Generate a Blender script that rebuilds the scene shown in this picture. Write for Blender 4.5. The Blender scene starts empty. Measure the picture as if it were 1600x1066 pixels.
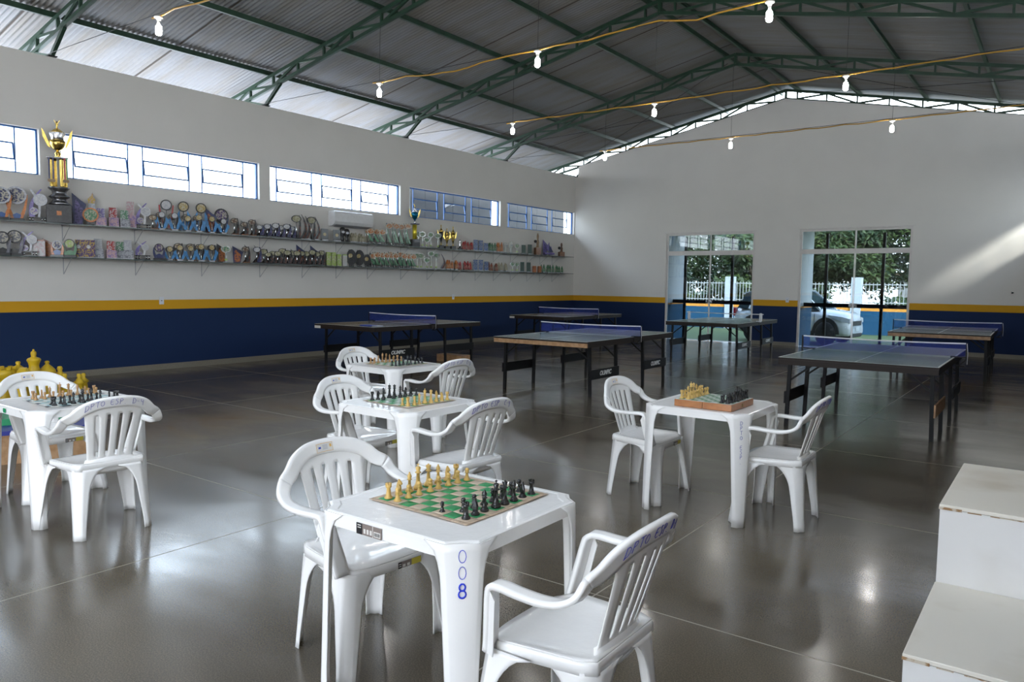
import bpy, math, random
from mathutils import Vector, Matrix
random.seed(7)
PI = math.pi
C = bpy.context.scene.collection
scene = bpy.context.scene

# ---------------------------------------------------------------- camera
yaw, pitch, roll, FPX = 0.6340, 0.0777, 0.0129, 1173.86
fw = Vector((-math.sin(yaw)*math.cos(pitch), math.cos(yaw)*math.cos(pitch), -math.sin(pitch)))
rt = Vector((math.cos(yaw), math.sin(yaw), 0)); up = rt.cross(fw)
r2 = rt*math.cos(roll)+up*math.sin(roll); u2 = -rt*math.sin(roll)+up*math.cos(roll)
cd = bpy.data.cameras.new('camera'); cam = bpy.data.objects.new('camera', cd); C.objects.link(cam)
cd.sensor_width = 36.0; cd.lens = 36.0*FPX/1600.0; cd.clip_start = .05; cd.clip_end = 300
cam.matrix_world = Matrix(((r2.x, u2.x, -fw.x, 12.090), (r2.y, u2.y, -fw.y, -19.573), (r2.z, u2.z, -fw.z, 1.524), (0, 0, 0, 1)))
scene.camera = cam

# ---------------------------------------------------------------- world, sun, exposure
w = bpy.data.worlds.new('world'); scene.world = w; w.use_nodes = True
nt = w.node_tree; nt.nodes.clear()
out = nt.nodes.new('ShaderNodeOutputWorld'); bg = nt.nodes.new('ShaderNodeBackground')
tc = nt.nodes.new('ShaderNodeTexCoord'); sx = nt.nodes.new('ShaderNodeSeparateXYZ'); rp = nt.nodes.new('ShaderNodeValToRGB')
nt.links.new(tc.outputs['Generated'], sx.inputs[0]); nt.links.new(sx.outputs['Z'], rp.inputs[0])
rp.color_ramp.elements[0].position = 0.0; rp.color_ramp.elements[0].color = (.88, .94, 1.0, 1)
rp.color_ramp.elements[1].position = 1.0; rp.color_ramp.elements[1].color = (.45, .62, .95, 1)
e = rp.color_ramp.elements.new(.25); e.color = (.80, .88, 1.0, 1)
nt.links.new(rp.outputs[0], bg.inputs[0]); bg.inputs[1].default_value = 3.2
nt.links.new(bg.outputs[0], out.inputs[0])
sd = bpy.data.lights.new('sun', 'SUN'); sun = bpy.data.objects.new('sun', sd); C.objects.link(sun)
sd.energy = 4.3; sd.angle = math.radians(7); sd.color = (1.0, .95, .88)
sun.rotation_euler = Vector((-1.0, .80, -.66)).to_track_quat('-Z', 'Y').to_euler()
scene.view_settings.view_transform = 'Standard'; scene.view_settings.look = 'None'
scene.view_settings.gamma = 1.0; scene.view_settings.use_curve_mapping = False
scene.view_settings.exposure = 1.6
cy = scene.cycles
cy.use_denoising = True; cy.max_bounces = 10; cy.diffuse_bounces = 6; cy.glossy_bounces = 4
cy.transparent_max_bounces = 24; cy.transmission_bounces = 4; cy.sample_clamp_indirect = 8.0
cy.caustics_reflective = False; cy.caustics_refractive = False

# ---------------------------------------------------------------- materials
MATS = {}
def mat(name, col, rough=.5, metal=0., noise=None, spec=.5, bump=None, emit=None, coat=0., alpha=1.):
    """noise=(scale, second colour, [low, high]); bump=(scale, strength)"""
    if name in MATS: return MATS[name]
    m = bpy.data.materials.new(name); m.use_nodes = True; n = m.node_tree; b = n.nodes['Principled BSDF']
    b.inputs['Base Color'].default_value = (*col, 1); b.inputs['Roughness'].default_value = rough
    b.inputs['Metallic'].default_value = metal; b.inputs['Specular IOR Level'].default_value = spec
    b.inputs['Coat Weight'].default_value = coat; b.inputs['Alpha'].default_value = alpha
    t = n.nodes.new('ShaderNodeTexCoord')
    if noise is None: noise = (14, tuple(c*.93 for c in col), .35, .7)
    nz = n.nodes.new('ShaderNodeTexNoise'); nz.inputs['Scale'].default_value = noise[0]; nz.inputs['Detail'].default_value = 4
    r = n.nodes.new('ShaderNodeValToRGB'); lo, hi = (noise[2], noise[3]) if len(noise) > 2 else (.35, .7)
    r.color_ramp.elements[0].position = lo; r.color_ramp.elements[0].color = (*col, 1)
    r.color_ramp.elements[1].position = hi; r.color_ramp.elements[1].color = (*noise[1], 1)
    n.links.new(t.outputs['Object'], nz.inputs['Vector']); n.links.new(nz.outputs['Fac'], r.inputs[0]); n.links.new(r.outputs[0], b.inputs['Base Color'])
    if bump:
        n2 = n.nodes.new('ShaderNodeTexNoise'); n2.inputs['Scale'].default_value = bump[0]; n2.inputs['Detail'].default_value = 3
        bp = n.nodes.new('ShaderNodeBump'); bp.inputs['Strength'].default_value = bump[1]; bp.inputs['Distance'].default_value = .01
        n.links.new(t.outputs['Object'], n2.inputs['Vector']); n.links.new(n2.outputs['Fac'], bp.inputs['Height']); n.links.new(bp.outputs[0], b.inputs['Normal'])
    if emit:
        b.inputs['Emission Color'].default_value = (*emit[0], 1); b.inputs['Emission Strength'].default_value = emit[1]
    MATS[name] = m; return m

def glass_mat(name, tint, refl=1.0):
    m = bpy.data.materials.new(name); m.use_nodes = True; n = m.node_tree; n.nodes.clear()
    o = n.nodes.new('ShaderNodeOutputMaterial'); mx = n.nodes.new('ShaderNodeMixShader'); f = n.nodes.new('ShaderNodeFresnel')
    f.inputs['IOR'].default_value = 1.5*refl; t = n.nodes.new('ShaderNodeBsdfTransparent'); g = n.nodes.new('ShaderNodeBsdfGlossy')
    t.inputs[0].default_value = (*tint, 1); g.inputs['Roughness'].default_value = .02; g.inputs[0].default_value = (.95, .97, 1, 1)
    gm = n.nodes.new('ShaderNodeNewGeometry'); inv = n.nodes.new('ShaderNodeMath'); inv.operation = 'SUBTRACT'; inv.inputs[0].default_value = 1
    mu = n.nodes.new('ShaderNodeMath'); mu.operation = 'MULTIPLY'; mu.use_clamp = True
    n.links.new(gm.outputs['Backfacing'], inv.inputs[1]); n.links.new(inv.outputs[0], mu.inputs[0]); n.links.new(f.outputs[0], mu.inputs[1])
    n.links.new(mu.outputs[0], mx.inputs[0]); n.links.new(t.outputs[0], mx.inputs[1]); n.links.new(g.outputs[0], mx.inputs[2]); n.links.new(mx.outputs[0], o.inputs[0])
    MATS[name] = m; return m

def banded(name, bands, rough=.75, axis='Z', bumpy=.06):
    """paint in horizontal bands: list of (upper height, colour)"""
    m = bpy.data.materials.new(name); m.use_nodes = True; n = m.node_tree; b = n.nodes['Principled BSDF']
    g = n.nodes.new('ShaderNodeNewGeometry'); s = n.nodes.new('ShaderNodeSeparateXYZ'); n.links.new(g.outputs['Position'], s.inputs[0])
    mp = n.nodes.new('ShaderNodeMapRange'); mp.inputs['From Min'].default_value = -2; mp.inputs['From Max'].default_value = 8
    n.links.new(s.outputs[axis], mp.inputs[0])
    r = n.nodes.new('ShaderNodeValToRGB'); r.color_ramp.interpolation = 'CONSTANT'
    r.color_ramp.elements[0].position = 0; r.color_ramp.elements[0].color = (*bands[0][1], 1)
    z = bands[0][0]; r.color_ramp.elements[1].position = (z+2)/10; r.color_ramp.elements[1].color = (*bands[1][1], 1)
    for i in range(2, len(bands)):
        e = r.color_ramp.elements.new((bands[i-1][0]+2)/10); e.color = (*bands[i][1], 1)
    n.links.new(mp.outputs[0], r.inputs[0])
    nz = n.nodes.new('ShaderNodeTexNoise'); nz.inputs['Scale'].default_value = 1.3; nz.inputs['Detail'].default_value = 5
    n.links.new(g.outputs['Position'], nz.inputs['Vector'])
    mr = n.nodes.new('ShaderNodeMapRange'); mr.inputs['To Min'].default_value = .93; mr.inputs['To Max'].default_value = 1.05
    n.links.new(nz.outputs['Fac'], mr.inputs[0])
    mx = n.nodes.new('ShaderNodeVectorMath'); mx.operation = 'SCALE'; n.links.new(r.outputs[0], mx.inputs[0]); n.links.new(mr.outputs[0], mx.inputs['Scale'])
    n.links.new(mx.outputs[0], b.inputs['Base Color']); b.inputs['Roughness'].default_value = rough; b.inputs['Specular IOR Level'].default_value = .3
    n2 = n.nodes.new('ShaderNodeTexNoise'); n2.inputs['Scale'].default_value = 60; n.links.new(g.outputs['Position'], n2.inputs['Vector'])
    bp = n.nodes.new('ShaderNodeBump'); bp.inputs['Strength'].default_value = bumpy; bp.inputs['Distance'].default_value = .01
    n.links.new(n2.outputs['Fac'], bp.inputs['Height']); n.links.new(bp.outputs[0], b.inputs['Normal'])
    MATS[name] = m; return m

WHITE_PAINT = (.70, .675, .635)
paint = banded('wall_paint', [(.983, (.007, .023, .078)), (1.126, (.62, .32, .012)), (9, WHITE_PAINT)])
paint_out = banded('outside_paint', [(.95, (.012, .075, .16)), (1.0, (.70, .30, .05)), (9, (.62, .66, .70))])
low_paint = banded('low_wall_paint', [(.63, (.012, .075, .16)), (9, (.75, .33, .06))])

def floor_material():
    m = bpy.data.materials.new('polished_concrete'); m.use_nodes = True; n = m.node_tree; b = n.nodes['Principled BSDF']
    g = n.nodes.new('ShaderNodeNewGeometry')
    def noise(sc, det, vec=None, dist=0):
        k = n.nodes.new('ShaderNodeTexNoise'); k.inputs['Scale'].default_value = sc; k.inputs['Detail'].default_value = det; k.inputs['Distortion'].default_value = dist
        n.links.new(vec or g.outputs['Position'], k.inputs['Vector']); return k.outputs['Fac']
    a = noise(.8, 5, dist=.3); bnz = noise(160, 2)
    r = n.nodes.new('ShaderNodeValToRGB'); r.color_ramp.elements[0].position = .3; r.color_ramp.elements[0].color = (.082, .068, .050, 1)
    r.color_ramp.elements[1].position = .75; r.color_ramp.elements[1].color = (.135, .114, .084, 1); n.links.new(a, r.inputs[0])
    r2_ = n.nodes.new('ShaderNodeValToRGB'); r2_.color_ramp.elements[0].position = .38; r2_.color_ramp.elements[0].color = (.80, .80, .80, 1)
    r2_.color_ramp.elements[1].position = .72; r2_.color_ramp.elements[1].color = (1.45, 1.4, 1.3, 1); n.links.new(bnz, r2_.inputs[0])
    mx = n.nodes.new('ShaderNodeVectorMath'); mx.operation = 'MULTIPLY'; n.links.new(r.outputs[0], mx.inputs[0]); n.links.new(r2_.outputs[0], mx.inputs[1])
    n.links.new(mx.outputs[0], b.inputs['Base Color'])
    mp = n.nodes.new('ShaderNodeMapping'); mp.inputs['Scale'].default_value = (.6, 1.3, 1); mp.inputs['Rotation'].default_value = (0, 0, .5); n.links.new(g.outputs['Position'], mp.inputs[0])
    c = noise(1.5, 5, mp.outputs[0], .6); mr = n.nodes.new('ShaderNodeMapRange'); mr.inputs['From Min'].default_value = .3; mr.inputs['From Max'].default_value = .7
    mr.inputs['To Min'].default_value = .13; mr.inputs['To Max'].default_value = .25; n.links.new(c, mr.inputs[0]); n.links.new(mr.outputs[0], b.inputs['Roughness'])
    b.inputs['Specular IOR Level'].default_value = .95
    d = noise(3.2, 6, mp.outputs[0], .6); bp = n.nodes.new('ShaderNodeBump'); bp.inputs['Strength'].default_value = .09; bp.inputs['Distance'].default_value = .014
    n.links.new(d, bp.inputs['Height']); n.links.new(bp.outputs[0], b.inputs['Normal'])
    MATS['concrete'] = m; return m
concrete = floor_material()

def roof_material():
    m = bpy.data.materials.new('galvanised_roof'); m.use_nodes = True; n = m.node_tree; b = n.nodes['Principled BSDF']
    g = n.nodes.new('ShaderNodeNewGeometry')
    mp = n.nodes.new('ShaderNodeMapping'); mp.inputs['Scale'].default_value = (.5, 3.0, 1); n.links.new(g.outputs['Position'], mp.inputs[0])
    k = n.nodes.new('ShaderNodeTexNoise'); k.inputs['Scale'].default_value = 1.4; k.inputs['Detail'].default_value = 6; n.links.new(mp.outputs[0], k.inputs['Vector'])
    r = n.nodes.new('ShaderNodeValToRGB'); r.color_ramp.elements[0].position = .3; r.color_ramp.elements[0].color = (.19, .17, .145, 1)
    r.color_ramp.elements[1].position = .6; r.color_ramp.elements[1].color = (.215, .213, .215, 1); n.links.new(k.outputs['Fac'], r.inputs[0]); n.links.new(r.outputs[0], b.inputs['Base Color'])
    b.inputs['Metallic'].default_value = .25; b.inputs['Roughness'].default_value = .55
    MATS['roof'] = m; return m
roof_mat = roof_material()

white_plastic = mat('white_plastic', (.86, .85, .83), .22, spec=.55, noise=(3, (.83, .82, .80)), bump=(40, .03))
seat_plastic = mat('shiny_white_plastic', (.86, .85, .83), .12, spec=.6, noise=(3, (.84, .83, .81)), bump=(26, .12))
ink = mat('blue_marker_ink', (.03, .035, .35), .5)
ink2 = mat('bright_blue_ink', (.02, .05, .62), .5)
black = mat('black_steel', (.010, .010, .011), .5, spec=.2)
green_steel = mat('green_painted_steel', (.009, .032, .017), .45, noise=(6, (.018, .055, .030)))
blue_frame = mat('blue_window_frame', (.01, .10, .33), .4)
alu = mat('cream_aluminium', (.66, .63, .60), .4)
wood_tan = mat('tan_wood', (.42, .25, .13), .5, noise=(20, (.30, .16, .07)))
wood_dark = mat('dark_edge_wood', (.022, .015, .012), .55, spec=.25)
tabletop_green = mat('green_table_paint', (.055, .135, .142), .25, noise=(2, (.07, .145, .15)), spec=.5)
tabletop_grey = mat('dark_green_table_paint', (.045, .060, .055), .25, noise=(2, (.06, .07, .065)), spec=.6)
white_line = mat('white_line_paint', (.62, .62, .58), .4)
gold = mat('gold_metal', (.72, .50, .13), .22, metal=1.)
silver = mat('silver_metal', (.72, .72, .74), .2, metal=1.)
chrome = mat('chrome', (.75, .76, .78), .15, metal=1.)
granilite = mat('granilite', (.25, .225, .18), .5, noise=(90, (.16, .14, .11)))
clear_glass = glass_mat('clear_glass', (.93, .96, .96))
door_glass = glass_mat('door_glass', (.52, .56, .57), 1.1)
def acryl():
    m = mat('clear_acrylic', (.75, .82, .78), .08, spec=.7, alpha=.30); return m
acrylic = acryl()

# ---------------------------------------------------------------- mesh helpers
class M:
    def __init__(s): s.v = []; s.f = []; s.mi = []; s.sm = []
    def add(s, vs, fs, mi=0, smooth=False):
        o = len(s.v); s.v += [tuple(p) for p in vs]
        for f in fs: s.f.append([o+i for i in f]); s.mi.append(mi); s.sm.append(smooth)
        return s
    def box(s, x0, y0, z0, x1, y1, z1, mi=0):
        if x0 > x1: x0, x1 = x1, x0
        if y0 > y1: y0, y1 = y1, y0
        if z0 > z1: z0, z1 = z1, z0
        v = [(x0, y0, z0), (x1, y0, z0), (x1, y1, z0), (x0, y1, z0), (x0, y0, z1), (x1, y0, z1), (x1, y1, z1), (x0, y1, z1)]
        return s.add(v, [(0, 3, 2, 1), (4, 5, 6, 7), (0, 1, 5, 4), (1, 2, 6, 5), (2, 3, 7, 6), (3, 0, 4, 7)], mi)
    def cbox(s, c, d, mi=0, b=0.):
        """centred box, chamfered vertical & top edges if b>0"""
        x, y, z = c; a, e, h = d[0]/2, d[1]/2, d[2]/2
        if b <= 0: return s.box(x-a, y-e, z-h, x+a, y+e, z+h, mi)
        ring = lambda k: [(a-k, e), (a, e-k), (a, -e+k), (a-k, -e), (-a+k, -e), (-a, -e+k), (-a, e-k), (-a+k, e)]
        secs = []
        for zz, ins in ((-h, b), (-h+b, 0), (h-b, 0), (h, b)):
            secs.append([(x+px*(a-ins)/a, y+py*(e-ins)/e, z+zz) for px, py in ring(b)])
        return s.loft(secs, mi=mi, caps=True)
    def loft(s, secs, mi=0, caps=True, smooth=False, closed=True):
        n = len(secs[0]); o = []
        for q in secs: o += list(q)
        f = []
        for i in range(len(secs)-1):
            for j in range(n if closed else n-1):
                a, b_ = i*n+j, i*n+(j+1) % n; f.append((a, b_, b_+n, a+n))
        s.add(o, f, mi, smooth)
        if caps:
            k = len(s.v)-len(o); s.f.append([k+i for i in range(n)][::-1]); s.mi.append(mi); s.sm.append(False)
            s.f.append([k+len(o)-n+i for i in range(n)]); s.mi.append(mi); s.sm.append(False)
        return s
    def tube(s, pts, r, n=8, mi=0, caps=True, smooth=True):
        pts = [Vector(p) for p in pts]; secs = []; rr = r if isinstance(r, (list, tuple)) else [r]*len(pts)
        t0 = (pts[1]-pts[0]).normalized(); a = t0.orthogonal().normalized()
        if n == 4 and abs(t0.z) < .9: a = (Vector((0, 0, 1))-t0*t0.z).normalized(); a = (a+t0.cross(a)).normalized()
        for i, p in enumerate(pts):
            t = (pts[min(i+1, len(pts)-1)]-pts[max(i-1, 0)]).normalized()
            a = (a-t*a.dot(t)).normalized(); b = t.cross(a)
            secs.append([p+(a*math.cos(2*PI*k/n)+b*math.sin(2*PI*k/n))*rr[i] for k in range(n)])
        return s.loft(secs, mi=mi, caps=caps, smooth=smooth and n > 4)
    def bar(s, p, q, w, h, mi=0, side=None):
        """rectangular bar from p to q; side = direction of its width"""
        p, q = Vector(p), Vector(q); t = (q-p).normalized()
        sd_ = Vector(side) if side else (Vector((0, 0, 1)) if abs(t.z) < .9 else Vector((0, 1, 0))).cross(t)
        sd_ = (sd_-t*sd_.dot(t)).normalized(); u = t.cross(sd_)
        return s.loft([[c+sd_*w/2*i+u*h/2*j for i, j in ((-1, -1), (1, -1), (1, 1), (-1, 1))] for c in (p, q)], mi=mi)
    def lathe(s, prof, n=16, c=(0, 0, 0), mi=0, smooth=True, sx=1., sy=1.):
        secs = [[(c[0]+r*math.cos(2*PI*k/n)*sx, c[1]+r*math.sin(2*PI*k/n)*sy, c[2]+z) for k in range(n)] for r, z in prof]
        return s.loft(secs, mi=mi, caps=True, smooth=smooth)
    def prism(s, poly, lo, hi, axis='x', mi=0):
        """2D polygon extruded along an axis: poly in the other two axes"""
        def P(u, v, t): return {'x': (t, u, v), 'y': (u, t, v), 'z': (u, v, t)}[axis]
        return s.loft([[P(u, v, lo) for u, v in poly], [P(u, v, hi) for u, v in poly]], mi=mi)
    def grid(s, fn, nu, nv, mi=0, smooth=True, skip=None):
        vs = [fn(i/nu, j/nv) for j in range(nv+1) for i in range(nu+1)]
        fs = [(j*(nu+1)+i, j*(nu+1)+i+1, (j+1)*(nu+1)+i+1, (j+1)*(nu+1)+i) for j in range(nv) for i in range(nu) if not (skip and skip(i, j))]
        return s.add(vs, fs, mi, smooth)
    def ribbon(s, pts, nrm, wid, th, mi=0, cut=(0, 999)):
        """swept band with rounded edges"""
        secs = []; k = [(-.5, 0), (-.46, -.5), (-.25, -.5), (.25, -.5), (.46, -.5), (.5, 0), (.46, .5), (.25, .5), (-.25, .5), (-.46, .5)]
        for i, p in enumerate(pts):
            t = (pts[min(i+1, len(pts)-1)]-pts[max(i-1, 0)]).normalized(); nn = (nrm[i]-t*nrm[i].dot(t)).normalized(); b = t.cross(nn)
            secs.append([p+b*wid[i]*a+nn*th*c for a, c in k])
        return s.loft(secs[cut[0]:cut[1]+1], mi=mi, smooth=True)
    def xf(s, mt):
        s.v = [tuple(mt @ Vector(p)) for p in s.v]; return s
    def join(s, o, mi=None):
        k = len(s.v); s.v += o.v; s.f += [[i+k for i in f] for f in o.f]; s.mi += o.mi if mi is None else [mi]*len(o.f); s.sm += o.sm; return s
    def mesh(s, name, mats):
        me = bpy.data.meshes.new(name); me.from_pydata(s.v, [], s.f)
        for m in (mats if isinstance(mats, (list, tuple)) else [mats]): me.materials.append(m)
        me.polygons.foreach_set('material_index', s.mi); me.polygons.foreach_set('use_smooth', s.sm); me.update(); return me

def tag(o, label=None, cat=None, group=None, kind=None):
    if label: o['label'] = label
    if cat: o['category'] = cat
    if group: o['group'] = group
    if kind: o['kind'] = kind
    return o
def empty(name, label, cat, loc=(0, 0, 0), rz=0., group=None):
    o = bpy.data.objects.new(name, None); C.objects.link(o); o.location = loc; o.rotation_euler = (0, 0, rz); o.empty_display_size = .1
    return tag(o, label, cat, group)
def part(name, m, mats, parent=None, label=None, loc=None, kind=None):
    me = m if isinstance(m, bpy.types.Mesh) else m.mesh(name, mats)
    o = bpy.data.objects.new(name, me); C.objects.link(o)
    if parent: o.parent = parent
    if loc: o.location = loc
    return tag(o, label, kind=kind)
def struct(name, m, mats): return part(name, m, mats, kind='structure')
def solid(o, t, off=0.):
    k = o.modifiers.new('thickness', 'SOLIDIFY'); k.thickness = t; k.offset = off; return o
def dup(root, loc, rz=0., label=None, group=None, scale=None, keep=lambda c: True):
    r = root.copy(); C.objects.link(r); r.location = loc; r.rotation_euler = (0, 0, rz)
    if label: r['label'] = label
    if group: r['group'] = group
    if scale: r.scale = scale
    for ch in list(root.children):
        if not keep(ch): continue
        c = ch.copy(); C.objects.link(c); c.parent = r
        for g in ch.children:
            d = g.copy(); C.objects.link(d); d.parent = c
    return r
ORD = ['first', 'second', 'third', 'fourth', 'fifth', 'sixth', 'seventh', 'eighth', 'ninth', 'tenth', 'eleventh', 'twelfth', 'thirteenth', 'fourteenth', 'fifteenth', 'sixteenth', 'seventeenth', 'eighteenth', 'nineteenth', 'twentieth']
def ordn(i): return ORD[i] if i < 20 else 'twenty-'+ORD[i-20]

# ---------------------------------------------------------------- stroke lettering
def _ell(cx, cy_, a, b, n=12): return [(cx+a*math.cos(2*PI*k/n+1.5), cy_+b*math.sin(2*PI*k/n+1.5)) for k in range(n+1)]
GLYPH = {'D': [[(0, 0), (.05, 1), (.35, .9), (.55, .6), (.5, .3), (.3, .05), (-.08, .03)]], 'P': [[(.05, 0), (.08, 1), (.4, .95), (.5, .75), (.35, .52), (.08, .5)]],
 'T': [[(0, .95), (.6, 1)], [(.3, 1), (.28, 0)]], 'O': [_ell(.28, .45, .27, .42)], 'E': [[(.5, .95), (.15, .95), (0, .6), (.02, .2), (.2, 0), (.5, .08)], [(0, .5), (.42, .55)]],
 'S': [[(.48, .92), (.2, 1), (.08, .78), (.38, .5), (.42, .2), (.2, 0), (0, .1)]], '.': [[(.1, 0), (.16, .05)]], '-': [[(.05, .5), (.42, .52)]], ' ': [],
 '4': [[(.05, 1), (.05, .6), (.42, .58)], [(.45, 1), (.4, 0)]], 'C': [[(.5, .85), (.25, 1), (.02, .6), (.1, .1), (.5, .08)]], '3': [[(.05, .95), (.4, .9), (.15, .55), (.42, .35), (.3, .02), (0, .05)]],
 '0': [_ell(.28, .5, .27, .5)], '8': [_ell(.28, .75, .2, .25), _ell(.28, .25, .24, .27)]}
def strokes(txt, h, pos, adv=.75, r=.0012, m=None, mi=0):
    """pos(u, v) -> 3D point; letters written in marker as thin raised strokes"""
    m = m or M(); x = 0.
    for ch in txt:
        for st in GLYPH[ch]:
            pts = []
            for (a, b), (c, d) in zip(st, st[1:]):
                pts += [(a, b), ((a+c)/2, (b+d)/2)]
            pts.append(st[-1]); m.tube([pos((x+a)*h, b*h) for a, b in pts], r, 4, mi)
        x += adv
    return m

# ================================================================ ROOM SHELL
W, D = 12.26, 25.5            # room: x 0..W, y -D..0
APX, ZR, SL = 6.13, 6.56, .205
def roof_z(x): return ZR-SL*abs(x-APX)
WINS = [(-3.43, -.03), (-7.11, -3.71), (-10.82, -7.40), (-14.45, -11.05), (-18.13, -14.74)]
WZ0, WZ1, WALLZ = 2.99, 3.65, 4.71

def holed(m, u0, u1, v0, v1, holes, put):
    us = sorted({u0, u1, *[h[0] for h in holes], *[h[1] for h in holes]}); us = [u for u in us if u0 <= u <= u1]
    for a, b in zip(us, us[1:]):
        hs = sorted([(h[2], h[3]) for h in holes if h[0] <= a and h[1] >= b]); z = v0
        for c, d in hs:
            if c > z: put(a, b, z, c)
            z = d
        if z < v1: put(a, b, z, v1)
    return m

# ground outside
gr = mat('outside_grass', (.055, .095, .03), .9, noise=(1.2, (.085, .11, .045), .3, .7), bump=(30, .4))
pavement = mat('outside_pavement', (.86, .80, .71), .8, noise=(1.5, (.80, .74, .65)))
ground = struct('floor', M().box(-.15, -D-.15, -.22, W+.15, .42, -.012), granilite)
slab_x = [0, 1.63, 3.80, 5.97, 8.14, 10.31, W]
slab_y = [-D, -24.87, -22.76, -20.65, -18.54, -16.43, -14.32, -12.21, -10.10, -7.99, -5.88, -3.77, -1.66, .15]
joint_m = mat('pale_joint_strip', (.34, .31, .24), .5)
for i in range(6):
    for j in range(13):
        x0, x1, y0, y1 = slab_x[i], slab_x[i+1], slab_y[j], slab_y[j+1]; g = .0045
        part('floor_slab', M().box(x0+(g if i else 0), y0+(g if j else 0), -.012, x1-(g if i < 5 else 0), y1-(g if j < 12 else 0), 0), concrete, ground)
jm = M()
for x in slab_x[1:-1]: jm.box(x-.0046, -D, -.011, x+.0046, .14, -.0004)
for y in slab_y[1:-1]: jm.box(0, y-.0046, -.011, W, y+.0046, -.0003)
part('joint_strip', jm, joint_m, ground)
part('door_sill', M().box(2.9, .15, -.012, 9.3, .42, .004), mat('pale_sill', (.62, .61, .58), .5), ground)
yard = struct('floor', M().box(-45, .42, -.30, 50, 60, -.2), gr)
yard2 = struct('floor', M().box(-45, -45, -.30, -.15, .42, -.2).box(W+.15, -45, -.30, 50, .42, -.2).box(-.15, -45, -.3, W+.15, -D-.15, -.2), pavement)

# left and right walls
for nm, xa, xb in (('wall_left', -.15, 0), ('wall_right', W, W+.15)):
    m = M(); holes = [(a, b, WZ0, WZ1) for a, b in WINS]+([(-25.1, -22.0, 0, 2.95)] if xa > 1 else [])  # the right wall's low opening is added, out of view, to light the foreground
    holed(m, -D, 0, 0, WALLZ, holes, lambda a, b, c, d: m.box(xa, a, c, xb, b, d))
    struct(nm, m, paint)
# back wall with its two door openings and gable
def gable_z(x): return 6.22-.197*abs(x-APX)
DOORS = [(3.01, 5.50, 0, 2.93), (6.63, 9.16, 0, 2.94)]
m = M(); holed(m, -.15, W+.15, 0, WALLZ, DOORS, lambda a, b, c, d: m.box(a, 0, c, b, .15, d))
m.prism([(.09, WALLZ), (W-.09, WALLZ), (W-.09, gable_z(W)), (APX, gable_z(APX)), (.09, gable_z(0))], 0, .15, 'y')
struct('wall_back', m, paint)
m = M(); holed(m, -.15, W+.15, 0, WALLZ, [(6.0, 11.8, 0, 4.3)], lambda a, b, c, d: m.box(a, -D-.15, c, b, -D, d))  # wide opening added behind the viewer to let daylight onto the near furniture
m.prism([(.09, WALLZ), (W-.09, WALLZ), (W-.09, gable_z(W)), (APX, gable_z(APX)), (.09, gable_z(0))], -D-.15, -D, 'y')
struct('wall_front', m, paint)
# baseboards
struct('baseboard_left', M().box(0, -D, 0, .012, 0, .096), granilite)
struct('baseboard_right', M().box(W-.012, -D, 0, W, 0, .096), granilite)
m = M()
for a, b in ((.012, 3.01), (5.50, 6.63), (9.16, W-.012)): m.box(a, -.012, 0, b, 0, .096)
struct('baseboard_back', m, granilite)

# high windows: steel frame, three tilting sashes each, panes
def high_window(idx, a, b, side):
    L = b-a; xc = -.09 if side < 0 else W+.09; root = None
    fm = M(); t = .022; x0, x1 = xc-.02, xc+.02
    fm.box(x0, a, WZ0, x1, b, WZ0+t).box(x0, a, WZ1-t, x1, b, WZ1).box(x0, a, WZ0+t, x1, a+t, WZ1-t).box(x0, b-t, WZ0+t, x1, b, WZ1-t)
    root = part('window_%d' % idx, fm, blue_frame, kind='structure')
    vs = [.20, 1.03, 1.27, 2.07, 2.31, 3.12]; sc = L/3.41; vs = [v*sc for v in vs]
    for v in vs: part('mullion', M().box(xc-.012, a+v-.008, WZ0+t, xc+.012, a+v+.008, WZ1-t), blue_frame, root)
    ed = [t]+vs+[L-t]
    for i in range(7):
        y0, y1 = a+ed[i]+.008, a+ed[i+1]-.008
        if i % 2 == 0: part('pane', M().box(xc-.002, y0, WZ0+t, xc+.002, y1, WZ1-t), clear_glass, root); continue
        part('pane', M().box(xc-.002, y0, WZ0+t, xc+.002, y1, 3.175), clear_glass, root)
        part('pane', M().box(xc-.002, y0, 3.425, xc+.002, y1, WZ1-t), clear_glass, root)
        sm = M(); k = .02; h = .125
        sm.box(-.012, y0+.004, -h, .012, y1-.004, -h+k).box(-.012, y0+.004, h-k, .012, y1-.004, h).box(-.012, y0+.004, -h+k, .012, y0+k, h-k).box(-.012, y1-k, -h+k, .012, y1-.004, h-k)
        sash = part('sash', sm, blue_frame, root, loc=(xc, 0, 3.30)); sash.rotation_euler = (0, side*math.radians(5+3*((i*7+idx) % 3)), 0)
        part('pane', M().box(-.002, y0+k, -h+k, .002, y1-k, h-k), clear_glass, sash)
for k, (a, b) in enumerate(WINS[:5]): high_window(k+1, a, b, -1)
for k, (a, b) in enumerate(WINS): high_window(k+6, a, b, 1)

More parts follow.
